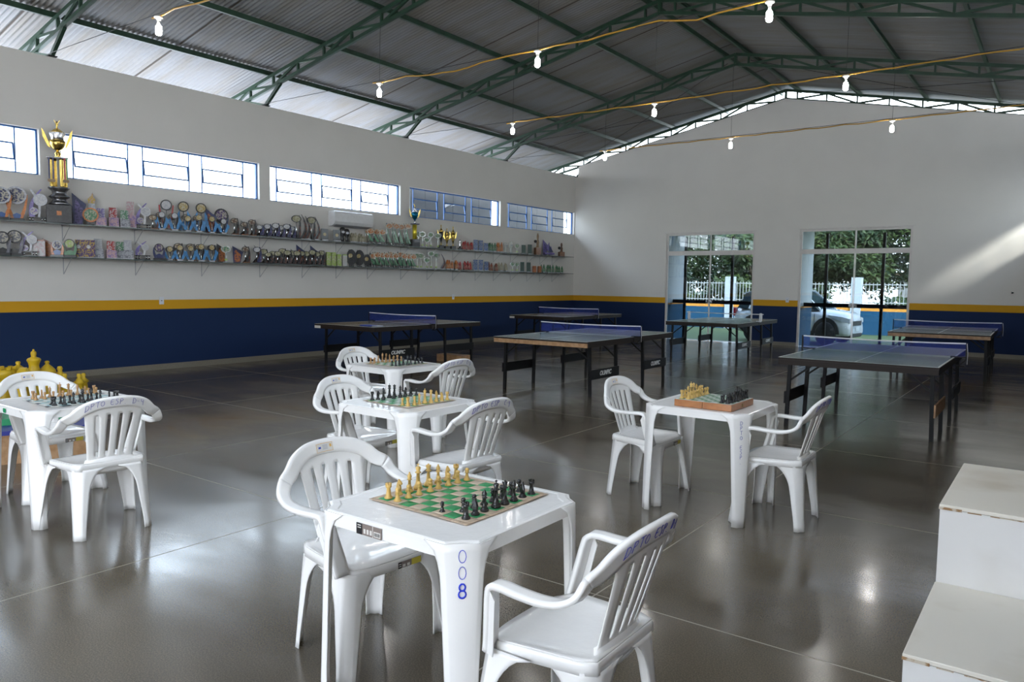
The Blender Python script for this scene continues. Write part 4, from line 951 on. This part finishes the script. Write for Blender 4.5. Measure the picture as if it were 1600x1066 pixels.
DATA = {'upper': """0.2 -15.33 0.45 ring orange
0.15 -15.12 0.48 ring orange
0.15 -14.86 0.48 swirl silver
0.07 -14.26 0.47 shard blue
0.2 -14.15 0.26 bowl green
0.07 -14.07 0.5 flame yellow
0.2 -14.0 0.28 card violet
0.15 -13.79 0.29 card red
0.2 -13.64 0.27 card green
0.15 -13.52 0.41 card pink
0.15 -13.33 0.42 swirl white
0.15 -13.15 0.23 medal bronze
0.2 -13.04 0.29 wings silver
0.07 -12.89 0.5 bigwings red
0.2 -12.82 0.29 wings silver
0.07 -12.59 0.52 bigwings gold
0.2 -12.59 0.28 wings gold
0.07 -12.27 0.52 bigwings gold
0.2 -12.39 0.29 wings gold
0.15 -12.12 0.29 wings gold
0.07 -12.1 0.46 shard navy
0.07 -11.89 0.46 ring navy
0.2 -11.93 0.28 wings silver
0.15 -11.67 0.29 medal brown
0.2 -11.51 0.25 medal brown
0.15 -11.31 0.3 medal brown
0.2 -11.19 0.22 medal white
0.15 -11.06 0.19 medal white
0.2 -11.02 0.24 medal white
0.15 -10.88 0.2 medal white
0.2 -10.84 0.26 medal white
0.15 -10.69 0.24 medal white
0.2 -10.59 0.27 medal white
0.15 -10.44 0.25 medal white
0.2 -10.37 0.45 disc olive
0.15 -10.18 0.47 blade black
0.2 -10.13 0.44 blade black
0.15 -9.98 0.46 disc olive
0.2 -9.9 0.46 blade black
0.15 -9.67 0.23 frame black
0.15 -9.36 0.24 frame black
0.15 -9.21 0.29 glass black
0.2 -9.14 0.26 glass black
0.15 -8.96 0.2 small beige
0.2 -8.9 0.2 small beige
0.15 -8.75 0.2 small beige
0.2 -8.68 0.19 small beige
0.15 -8.53 0.2 small beige
0.2 -8.49 0.32 ribbon orange
0.15 -8.27 0.33 ribbon orange
0.2 -8.15 0.33 ribbon orange
0.15 -7.9 0.47 ribbon orange
0.2 -7.73 0.49 ribbon orange
0.15 -7.53 0.48 ribbon orange
0.2 -7.36 0.5 ribbon orange
0.15 -6.97 0.35 clear green
0.2 -6.9 0.36 clear green
0.15 -6.7 0.25 clear green
0.2 -6.62 0.35 clear green
0.15 -6.32 0.36 clear green
0.2 -6.04 0.49 cup gold
0.15 -5.37 0.21 small red
0.2 -5.28 0.22 small red
0.15 -5.07 0.21 small red
0.2 -4.98 0.28 card blue
0.15 -4.72 0.28 card blue
0.2 -4.57 0.2 card blue
0.15 -4.33 0.23 small green
0.2 -4.2 0.24 small green
0.15 -3.98 0.25 small orange
0.2 -3.91 0.27 small orange
0.15 -3.67 0.28 glass silver
0.2 -3.51 0.29 glass silver
0.15 -3.16 0.27 clear green
0.2 -2.93 0.25 card forest
0.15 -2.56 0.27 card forest
0.07 -1.69 0.44 shard violet
0.15 -1.51 0.27 small violet""", 'lower': """0.2 -15.33 0.33 ring black
0.15 -15.16 0.37 ring black
0.15 -14.99 0.36 swirl silver
0.15 -14.86 0.25 box red
0.07 -14.68 0.27 shard rust
0.15 -14.61 0.25 ring orange
0.2 -14.46 0.28 ring green
0.15 -14.29 0.27 card purple
0.2 -14.17 0.27 card purple
0.15 -14.03 0.29 card silver
0.2 -13.86 0.28 card red
0.15 -13.69 0.28 card green
0.2 -13.6 0.3 card silver
0.15 -13.35 0.3 swirl white
0.2 -13.1 0.27 ring navy
0.15 -12.89 0.23 wings gold
0.2 -12.74 0.28 wings gold
0.15 -12.52 0.28 wings gold
0.2 -12.36 0.29 wings gold
0.15 -12.13 0.29 wings gold
0.07 -11.89 0.32 shard black
0.15 -11.86 0.29 clear white
0.07 -11.58 0.29 shard navy
0.15 -11.45 0.31 medal brown
0.2 -11.25 0.31 medal white
0.15 -11.07 0.26 medal olive
0.2 -11.01 0.22 medal olive
0.15 -10.88 0.24 medal olive
0.2 -10.8 0.24 medal olive
0.15 -10.66 0.29 medal olive
0.2 -10.58 0.26 medal olive
0.15 -10.44 0.28 medal olive
0.2 -10.36 0.26 medal olive
0.15 -10.22 0.28 medal olive
0.07 -10.19 0.39 shard navy
0.15 -10.1 0.27 medal olive
0.2 -10.0 0.29 medal olive
0.07 -9.86 0.38 shard navy
0.2 -9.89 0.27 medal olive
0.15 -9.74 0.29 medal olive
0.15 -9.58 0.26 box lime
0.15 -9.45 0.27 box lime
0.15 -9.31 0.25 box lime
0.15 -9.16 0.23 box white
0.2 -9.02 0.37 oval black
0.15 -8.75 0.37 oval black
0.2 -8.58 0.28 oval black
0.15 -8.37 0.3 ribbon orange
0.2 -8.29 0.32 ribbon orange
0.15 -8.11 0.33 ribbon orange
0.2 -8.02 0.32 ribbon orange
0.15 -7.84 0.34 ribbon orange
0.2 -7.75 0.33 ribbon orange
0.15 -7.56 0.35 ribbon orange
0.2 -7.48 0.34 ribbon orange
0.15 -7.28 0.33 ribbon orange
0.2 -7.19 0.32 ribbon orange
0.15 -7.01 0.36 clear green
0.2 -6.94 0.37 clear green
0.15 -6.69 0.27 clear green
0.2 -6.6 0.42 clear green
0.15 -6.37 0.38 clear green
0.2 -6.2 0.36 blade grey
0.15 -5.96 0.23 small orange
0.2 -5.87 0.22 small orange
0.15 -5.65 0.23 small orange
0.2 -5.57 0.21 small red
0.15 -5.31 0.22 small red
0.2 -5.18 0.22 small red
0.15 -4.92 0.28 card blue
0.2 -4.77 0.28 card blue
0.15 -4.48 0.25 card blue
0.2 -4.33 0.22 small rust
0.15 -4.05 0.21 small rust
0.2 -3.9 0.23 small beige
0.15 -3.63 0.22 small beige
0.2 -3.42 0.26 clear green
0.15 -3.15 0.27 clear green
0.2 -2.98 0.26 card forest
0.15 -2.61 0.27 card forest
0.15 -2.33 0.19 box orange
0.15 -2.08 0.18 box orange
0.2 -1.93 0.23 small green
0.15 -1.62 0.24 small green
0.2 -1.47 0.23 small green
0.15 -1.15 0.22 small green
0.2 -0.99 0.2 small green"""}
cache = {}
for shelf in ('upper', 'lower'):
    rows = [l.split() for l in DATA[shelf].strip().split('\n')]
    for r in list(rows):                                            # the second row standing behind
        if r[3] in ('wings', 'medal', 'ribbon', 'small'):
            y_ = float(r[1])+.065; k_, c_ = {'wings': ('medal', 'bronze'), 'medal': ('blade', 'black'), 'ribbon': ('ribbon', 'orange'), 'small': ('small', r[4])}[r[3]]
            rows.append(['.065', str(y_), str(float(r[2])+.01), k_, c_])
    rows.sort(key=lambda r: float(r[1])); cnt = {}; tot = {}
    for r in rows: tot[(r[3], r[4])] = tot.get((r[3], r[4]), 0)+1
    placed = []
    for r in rows:
        X, y, h, kind, c = float(r[0]), float(r[1]), float(r[2]), r[3], r[4]
        if kind == 'cup': continue
        key = (kind, c); i = cnt.get(key, 0); cnt[key] = i+1
        h = max(.12, min(h, .52)); q = round(h/.03)*.03; nm, lt = KN[kind]
        ck = (kind, c, round(q, 2))
        rz = -.38+.30*math.sin(y*3.1)*.4
        if ck not in cache:
            o = trophy(kind, c, q); o.name = nm; cache[ck] = o
            o.location = (X, y, SZ[shelf]+.0005); o.rotation_euler = (0, 0, rz)
        else: o = dup(cache[ck], (X, y, SZ[shelf]+.0005), rz)
        if kind in ('medal', 'ribbon', 'small', 'clear', 'glass', 'disc', 'blade'): o.scale = (1, 1.35, 1)
        lab = lt.format(c=c); lab += ' on the %s shelf' % shelf
        if tot[key] > 1: lab += ', %s from the left' % ordn(i)
        tag(o, lab, 'trophy', '%s trophies on the %s shelf' % (c+' '+kind if kind not in ('wings', 'bigwings') else c+' winged', shelf))

# the big single trophies
def place(o, x, y, z, rz, label, cat='trophy'): o.location = (x, y, z); o.rotation_euler = (0, 0, rz); return tag(o, label, cat)
def handles(o, z0, z1, r0, out_, m):
    for s in (-1, 1): part('handle', M().prism([(s*r0, z0), (s*(r0+.03), z0+.02), (s*(r0+out_), z1*.55+z0*.45), (s*(r0+out_*1.15), z1), (s*(r0+out_*.8), z1*.8+z0*.2), (s*(r0+.018), z0+.08)], -.005, .005, 'x'), m, o)
o = bpy.data.objects.new('giant_trophy', None); C.objects.link(o)
part('base_block', M().cbox((0, 0, .13), (.26, .32, .26), b=.004), T_('black'), o); part('base_label', M().box(.1305, -.03, .11, .1315, .03, .17), T_('orange'), o)
part('pedestal', M().lathe([(.11, .26), (.145, .275), (.10, .31), (.085, .345), (.135, .375), (.135, .385), (.09, .42), (.095, .46), (.14, .50), (.14, .515), (0, .515)], 20), mat('dark_silver', (.22, .22, .23), .25, metal=.9), o)
for a in range(4): part('gold_column', M().lathe([(.030, .515), (.026, .54), (.026, .90), (.030, .92)], 10, (.085*math.cos(a*PI/2+.5), .095*math.sin(a*PI/2+.5), 0)), gold, o)
part('column_plate', M().cbox((0, 0, .93), (.24, .27, .022), b=.004), mat('dark_silver', (.22, .22, .23), .25), o)
part('cup_stem', M().lathe([(.06, .94), (.03, .97), (.045, 1.0), (.02, 1.03), (.02, 1.05)], 16), gold, o)
part('cup_bowl', M().lathe([(.02, 1.04), (.07, 1.07), (.10, 1.13), (.105, 1.18), (.09, 1.19)], 20), gold, o); part('cup_collar', M().lathe([(.09, 1.19), (.085, 1.23), (.11, 1.29), (.105, 1.30), (0, 1.30)], 20), silver, o)
part('cup_lid', M().lathe([(.10, 1.30), (.07, 1.32), (.045, 1.345), (.02, 1.36), (0, 1.37)], 16), gold, o); handles(o, 1.08, 1.36, .09, .09, gold)
part('winged_figure', M().lathe([(.012, 1.36), (.010, 1.39), (.020, 1.42), (.010, 1.445), (.012, 1.46), (0, 1.468)], 8).bar((0, -.01, 1.425), (0, -.035, 1.48), .008, .008).bar((0, .01, 1.425), (0, .035, 1.48), .008, .008), gold, o)
for y, c in ((-.105, 'navy'), (-.055, 'navy'), (.085, 'red'), (.115, 'green')):
    rb = part('medal_ribbon', M().box(.125, y-.011, .62, .128, y+.011, .925), T_(c), o); part('hung_medal', plate(circ(y, .60, .026, 12), .124, .130), T_('bronze'), rb)
place(o, .20, -14.58, SZ['upper'], -.45, 'giant gold and silver trophy with hung medals, top of the upper shelf')
o = bpy.data.objects.new('tall_trophy', None); C.objects.link(o)
part('base_block', M().cbox((0, 0, .085), (.17, .19, .17), b=.004), T_('black'), o); part('yellow_column', M().lathe([(.05, .17), (.05, .50)], 16), mat('shiny_yellow', (.75, .62, .05), .2, metal=.5), o)
part('column_plate', M().cbox((0, 0, .51), (.15, .17, .02)), T_('navy'), o); part('cup_stem', M().lathe([(.035, .52), (.018, .56), (.02, .60)], 12), silver, o)
part('cup_bowl', M().lathe([(.02, .60), (.05, .64), (.08, .70), (.082, .77), (.06, .78), (0, .78)], 18), mat('teal_metal', (.0, .14, .25), .2, metal=.6), o); part('cup_lid', M().lathe([(.06, .78), (.03, .82), (.02, .84), (.03, .86), (0, .875)], 12), silver, o)
part('winged_figure', M().lathe([(.010, .87), (.010, .90), (.016, .925), (0, .95)], 8).bar((0, 0, .92), (.0, -.03, .965), .008, .008), gold, o); handles(o, .66, .86, .07, .06, gold)
place(o, .15, -7.10, SZ['upper'], -.4, 'tall trophy with teal cup on a bright yellow column, upper shelf')
def cup(y, h, lab, bodym):
    o = bpy.data.objects.new('cup_trophy', None); C.objects.link(o)
    part('base_block', M().cbox((0, 0, h*.07), (.10, .11, h*.14), b=.003), T_('black'), o); part('cup_stem', M().lathe([(.03, h*.14), (.012, h*.2), (.014, h*.28)], 10), gold, o)
    part('cup_bowl', M().lathe([(.014, h*.27), (.030, h*.38), (.05, h*.56), (.055, h*.66), (.03, h*.68), (0, h*.68)], 16), bodym, o); part('cup_lid', M().lathe([(.045, h*.67), (.045, h*.74), (.02, h*.80), (.008, h*.86), (.014, h*.94), (0, h)], 12), gold, o); handles(o, h*.45, h*.78, .045, .045, gold)
    return place(o, .15, y, SZ['upper'], -.4, lab)
cup(-6.21, .57, 'gold cup on a tall black tapering body, upper shelf', T_('black')); cup(-6.0, .50, 'slim gold cup between the black-bodied cup and the wide gold cup', gold); cup(-5.78, .56, 'wide gold cup with large handles, rightmost of three cups', gold)
o = bpy.data.objects.new('figure_trophy', None); C.objects.link(o); foot(o, .08, .07, .05, 'black'); part('figure', M().lathe([(.02, .05), (.03, .10), (.018, .15), (.035, .19), (.03, .23), (0, .25)], 12), silver, o); place(o, .16, -5.54, SZ['upper'], -.4, 'small black and silver ball trophy right of the three gold cups')
for y, h, lab in ((-2.2, .60, 'carved wooden statue with a dark ball, upper shelf far end'), (-.97, .39, 'dark wooden statue, last at the far end of the upper shelf')):
    o = bpy.data.objects.new('wooden_statue', None); C.objects.link(o); part('wooden_base', M().cbox((0, 0, h*.17), (.13, .16, h*.34), b=.005), T_('wood'), o)
    part('carved_figure', M().lathe([(.05, h*.34), (.035, h*.45), (.045, h*.6), (.025, h*.72), (.035, h*.85), (.02, h), (0, h)], 10, sx=.8), T_('brown' if h < .5 else 'bronze'), o); part('dark_ball', M().lathe([(0, -.045), (.035, -.03), (.045, 0), (.035, .03), (0, .045)], 12, (0, -.075, h*.62)), T_('black'), o)
    place(o, .16, y, SZ['upper'], -.4, lab, 'statue')
o = bpy.data.objects.new('model_ship', None); C.objects.link(o); part('hull', M().cbox((0, 0, .06), (.08, .36, .05), b=.01), T_('violet'), o); part('mast', M().lathe([(.006, .08), (.006, .36)], 8), T_('navy'), o)
part('sail', plate([(-.10, .20), (-.005, .12), (-.005, .38)], -.003, .003), T_('violet'), o); part('sail', plate([(.005, .10), (.16, .10), (.005, .30)], -.003, .003), T_('navy'), o); place(o, .16, -1.62, SZ['upper'], -.3, 'violet model ship with sails on the upper shelf', 'model ship')

# ================================================================ AIR CONDITIONER, OUTLETS, HOOK
ac = empty('air_conditioner', 'white split air conditioner on the left wall under the windows', 'air conditioner', (0, -8.93, 2.62))
acm = mat('ac_white', (.72, .72, .72), .3); prof = [(0, .0), (.10, -.0), (.175, .035), (.205, .09), (.205, .24), (.19, .29), (.16, .30), (0, .30)]
m = M(); m.prism([(a, b) for a, b in prof], -.52, .52, 'y'); part('casing', m, acm, ac); part('air_flap', M().bar((.115, 0, -.003), (.18, 0, .030), .012, .96, side=(0, 0, 1)).xf(Matrix.Identity(4)), mat('ac_grey', (.35, .36, .38), .4), ac) if False else None
part('air_flap', M().prism([(.09, -.012), (.175, .022), (.172, .028), (.088, -.005)], -.46, .46, 'y'), mat('ac_grey', (.30, .31, .33), .4), ac); part('top_grille', M().box(.03, -.48, .301, .15, .48, .305), mat('ac_light', (.80, .80, .82), .3), ac)
def outlet(x, y, z, axis, label):
    o = empty('wall_outlet', label, 'socket', (x, y, z), 0 if axis == 'x' else -PI/2, 'white wall sockets on the yellow band')
    part('plate', M().cbox((.005, 0, 0), (.010, .08, .125), b=.003), mat('outlet_white', (.70, .72, .76), .35), o); part('socket_holes', M().box(.0102, -.012, -.006, .0112, .012, .006), black, o)
outlet(0, -12.97, 1.15, 'x', 'white wall socket on the yellow band under the left shelves'); outlet(0, -5.59, 1.155, 'x', 'white wall socket on the yellow band nearer the far left corner'); outlet(6.38, 0, 1.17, 'y', 'white wall socket on the back wall between the two doors')
hk = part('wall_hook', M().prism([(-.03, -.025), (.03, .0), (-.03, .025), (-.015, 0)], -.02, 0, 'y').cbox((0, -.004, 0), (.03, .008, .03)), black); hk.location = (11.15, 0, 1.44); tag(hk, 'tiny black hook on the back wall right of the doors', 'hook')

# ================================================================ OUTSIDE
for k, x in enumerate((3.03, 6.65)): struct('wall_wing', M().box(x-.20, .15, -.012 if False else -.2, x, 1.25, 4.4), paint_out)
gf = empty('guard_frame', 'black steel posts and rail just outside the glass doors', 'guard frame', (0, .50, 0))
for x in (3.385, 4.74, 7.17, 8.48): part('frame_post', M().cbox((x, 0, 1.35), (.065, .065, 3.0)), black, gf)
for a, b in ((3.04, 5.62), (6.66, 9.35)): part('frame_rail', M().cbox(((a+b)/2, .0, 1.055), (b-a, .05, .10)), black, gf)
fence = empty('street_fence', 'blue low wall with orange cap, pillars and white bars beyond the doors', 'fence', (0, 10, 0))
part('low_wall', M().box(-14, -.08, -.2, 20, .08, .76), low_paint, fence)
for i in range(8):
    x = -8.23+4.72*i; part('pillar', M().cbox((x, 0, .84), (.34, .30, 2.06)), mat('pillar_white', (.50, .56, .64), .7), fence)
for x in (3.3, 7.75, -2.4): part('blue_pillar', M().cbox((x, 0, .82), (.16, .2, 2.0)), mat('pillar_blue', (.05, .20, .30), .6), fence)
m = M(); x = -13.9
while x < 19.9: m.cbox((x, 0, 1.22), (.018, .018, .92)); x += .125
part('fence_bars', m, mat('fence_bar', (.50, .52, .54), .6), fence, kind='stuff')
for z in (.95, 1.6): part('fence_rail', M().box(-14, -.012, z, 20, .012, z+.03), mat('fence_bar', (.4, .4, .4), .6), fence)
hs = empty('street_house', 'pale house across the street behind the fence', 'house', (9.5, 24, -.2))
part('house_wall', M().box(-4.5, 0, 0, 5, 4, 2.3), mat('house_paint', (.34, .35, .38), .8), hs); part('tan_pier', M().box(-3.4, -.25, 0, -2.5, .0, 2.3), mat('tan_pier', (.55, .42, .30), .8), hs); part('roof_slab', M().box(-4.8, -.4, 2.3, 5.3, 4.2, 2.5), mat('house_roof', (.25, .16, .12), .8), hs)
porch = part('porch_slab', M().box(-.15, .15, 3.02, W+.15, 1.6, 3.12), mat('porch_concrete', (.35, .35, .34), .8)); tag(porch, 'concrete porch slab outside over the two glass doors', 'canopy')
# trees
leaf = mat('leaf_green', (.018, .045, .016), .6, noise=(1.1, (.085, .125, .03), .40, .70)); bark = mat('bark', (.07, .05, .035), .9)
def tree(x, y, h, r, n, label, seed):
    t = empty('street_tree', label, 'tree', (x, y, -.2), group='trees beyond the fence'); rg = random.Random(seed)
    m = M().tube([(0, 0, 0), (.1, .05, h*.3), (-.05, .1, h*.55)], [.13, .10, .06], 8)
    cl = []
    for k in range(11):
        a = rg.uniform(0, 2*PI); d = rg.uniform(.2, .85)*r; z = h*rg.uniform(.26, .95); cl.append((d*math.cos(a), d*math.sin(a), z, r*rg.uniform(.32, .5)))
        m.tube([(0, .05, h*rg.uniform(.3, .5)), (d*.5*math.cos(a), d*.5*math.sin(a), z*.8), (d*math.cos(a), d*math.sin(a), z)], [.05, .035, .015], 5)
    part('trunk', m, bark, t); vs = []; fs = []
    for k in range(int(n*1.5)):
        cx, cyy, cz, cr = rg.choice(cl); u = Vector((rg.gauss(0, 1), rg.gauss(0, 1), rg.gauss(0, .8))).normalized()*cr*rg.uniform(.55, 1.05); p = Vector((cx, cyy, cz))+u
        if p.z < .7: continue
        d = Vector((rg.uniform(-1, 1), rg.uniform(-1, 1), rg.uniform(-.8, .3))).normalized(); e_ = d.orthogonal().normalized(); s = rg.uniform(.09, .155); b = len(vs)
        vs += [p, p+d*s+e_*s*.35, p+d*s*2, p+d*s-e_*s*.35]; fs.append((b, b+1, b+2, b+3))
    f = M(); f.add(vs, fs); part('foliage', f, leaf, t, kind='stuff')
for i, (x, y, h, r, n) in enumerate(((-4.5, 14, 5.6, 2.6, 6500), (-.6, 15.5, 6.2, 3.0, 8000), (3.4, 14.5, 5.4, 2.8, 7500), (7.3, 15, 5.8, 2.4, 6000), (5.2, 13, 4.6, 1.9, 4500), (1.4, 12.6, 4.2, 1.7, 4200), (-8.5, 15, 5.8, 2.8, 4000), (10.5, 13, 4.8, 2.0, 3500), (-7, 21, 8, 4, 8000), (-1.5, 21.5, 8.5, 4.2, 9000), (3.5, 21, 7.5, 3.6, 7000))):
    tree(x, y, h, r, n, ['bushy street tree filling the left edge of the left door', 'broad street tree behind the left door', 'dark street tree between the two doors', 'street tree at the right of the right door', 'low street tree behind the right door', 'small bright tree in the left door', 'tree hidden left of the left door', 'tree hidden right of the right door', 'tall back-row tree at the left', 'tall back-row tree behind the left door', 'tall back-row tree behind the right door'][i], i+3)
hd = empty('garden_hedge', 'dark green hedge just behind the street fence', 'hedge', (0, 11.2, -.2)); rg = random.Random(5); vs = []; fs = []
for k in range(15000):
    x = rg.uniform(-9, 9); z = rg.uniform(0, 1)**.7*(1.75+.35*math.sin(x*1.3)+.2*math.sin(x*3.1)); p = Vector((x, rg.uniform(-.5, .5), z)); d = Vector((rg.uniform(-1, 1), rg.uniform(-1, 1), rg.uniform(-.8, .5))).normalized(); e_ = d.orthogonal().normalized(); q = rg.uniform(.08, .15); b = len(vs)
    if x > 4.6 and z > .9+.5*math.sin(x*2): continue
    vs += [p, p+d*q+e_*q*.4, p+d*q*2, p+d*q-e_*q*.4]; fs.append((b, b+1, b+2, b+3))
f = M(); f.add(vs, fs); part('foliage', f, leaf, hd, kind='stuff')
# side shed outside the high left windows
sh = empty('side_shed', 'grey sheet-metal side building seen through the two far high windows', 'shed', (-3.0, 0, -.2)); sm_ = mat('shed_grey', (.032, .032, .034), .7, noise=(3, (.022, .022, .024)))
for a, b in ((-4.0, -.29), (.57, 4.08)):
    n = int((b-a)/.62)
    for k in range(n+1):
        y0 = a+(b-a)*k/(n+1); y1 = a+(b-a)*(k+1)/(n+1); part('shed_panel', M().box(-.06, y0+.006, 0, 0, y1-.006, 5.0), sm_, sh)
# car
def car():
    t = empty('parked_car', 'white sport utility car parked outside behind the right door', 'car', (5.46, 4.3, -.2), math.radians(-4)); t.scale = (.82, .90, 1.0)
    wht = mat('car_white', (.66, .68, .70), .25, coat=.6); blk = mat('car_black_trim', (.02, .02, .022), .55); gl = mat('car_glass', (.03, .05, .06), .08, spec=.8); tyre = mat('tyre', (.015, .015, .016), .8); lamp = mat('headlamp', (.45, .48, .52), .12, coat=.5)
    st = [(-2.15, .74, .48, .86, .93), (-2.08, .82, .34, .90, 1.02), (-1.6, .88, .26, .95, 1.06), (-.6, .90, .24, .96, 1.06), (.6, .90, .24, .97, 1.06), (1.05, .90, .24, .97, 1.07), (1.5, .87, .26, .92, 1.02), (1.85, .83, .30, .88, .98), (2.03, .77, .30, .80, .90), (2.12, .66, .34, .60, .70)]
    secs = [[(x, -w_, z0+.08), (x, -w_, z1-.10), (x, -w_+.06, z1), (x, -w_*.6, z2), (x, w_*.6, z2), (x, w_-.06, z1), (x, w_, z1-.10), (x, w_, z0+.08), (x, w_-.05, z0), (x, -w_+.05, z0)] for x, w_, z0, z1, z2 in st]
    part('body', M().loft(secs, smooth=True), wht, t)
    cab = [(-1.98, .70, 1.02, 1.05), (-1.72, .66, 1.02, 1.50), (-1.2, .64, 1.02, 1.62), (.0, .63, 1.02, 1.64), (.35, .64, 1.02, 1.58), (1.08, .72, 1.02, 1.06)]
    part('cabin_glass', M().loft([[(x, -.84, z0), (x, -w_, z1), (x, w_, z1), (x, .84, z0)] for x, w_, z0, z1 in cab]), gl, t)
    part('roof_panel', M().loft([[(x, -w_-.01, z-.05), (x, -w_-.01, z+.01), (x, 0, z+.035), (x, w_+.01, z+.01), (x, w_+.01, z-.05)] for x, w_, z in ((-1.85, .63, 1.49), (-1.2, .64, 1.62), (.0, .63, 1.64), (.36, .64, 1.58))]), wht, t)
    for s in (-1, 1):
        part('windscreen_pillar', M().bar((.33, s*.65, 1.59), (1.10, s*.80, 1.04), .07, .06), wht, t); part('door_pillar', M().bar((-.25, s*.655, 1.60), (-.3, s*.855, 1.02), .08, .05), blk, t); part('rear_pillar', M().bar((-1.3, s*.66, 1.58), (-1.5, s*.86, 1.0), .22, .05), wht, t)
        part('door_mirror', M().cbox((.78, s*.98, 1.08), (.14, .20, .14), b=.03), blk, t); part('sill_cladding', M().box(-1.0, s*.86, .24, .95, s*.925, .42), blk, t)
        part('headlamp', M().loft([[(1.42, s*.905, .86), (1.42, s*.905, .90), (1.42, s*.82, .92), (1.42, s*.82, .84)], [(1.85, s*.86, .72), (1.85, s*.855, .86), (1.85, s*.70, .88), (1.85, s*.70, .72)], [(2.10, s*.74, .68), (2.09, s*.74, .80), (2.06, s*.55, .82), (2.09, s*.55, .66)]]), lamp, t)
        part('fog_lamp', M().cbox((1.99, s*.66, .42), (.10, .16, .14), b=.02), blk, t); part('tail_lamp', M().cbox((-2.10, s*.74, .90), (.10, .18, .26), b=.02), mat('tail_red', (.45, .02, .03), .2), t)
        part('door_line', M().box(.93, s*.899, .40, .945, s*.904, .94).box(-.30, s*.899, .40, -.285, s*.904, .94), blk, t)
        for x in (1.33, -1.33):
            arch = M(); n = 14
            for k in range(n):
                a0, a1 = PI*k/n, PI*(k+1)/n; arch.loft([[(x+r_*math.cos(a), s*yy, .35+r_*math.sin(a)*1.02) for r_, yy in ((.0, .84), (.47, .84), (.47, .915), (.0, .915))] for a in (a0, a1)])
            part('arch_cladding', arch, blk, t)
            wh = part('wheel', M().lathe([(.20, -.11), (.33, -.11), (.35, -.08), (.35, .08), (.33, .11), (.20, .11)], 24).xf(Matrix.Translation((x, s*.84, .35)) @ Matrix.Rotation(PI/2, 4, 'X')), tyre, t)
            hub = M().lathe([(0, .09), (.05, .09), (.20, .10), (.21, -.10), (0, -.10)], 20); part('rim', hub.xf(Matrix.Translation((x, s*.84, .35)) @ Matrix.Rotation(-s*PI/2*-1, 4, 'X')), mat('rim_grey', (.10, .10, .11), .4, metal=.5), wh)
    part('grille', M().cbox((2.10, 0, .66), (.06, .92, .14), b=.01), blk, t); part('lower_bumper', M().cbox((2.05, 0, .32), (.16, 1.1, .14), b=.03), blk, t); part('number_plate', M().box(2.13, -.2, .44, 2.145, .2, .55), mat('plate', (.6, .62, .64), .4), t); part('rear_bumper', M().cbox((-2.12, 0, .48), (.12, 1.4, .22), b=.03), blk, t)
car()
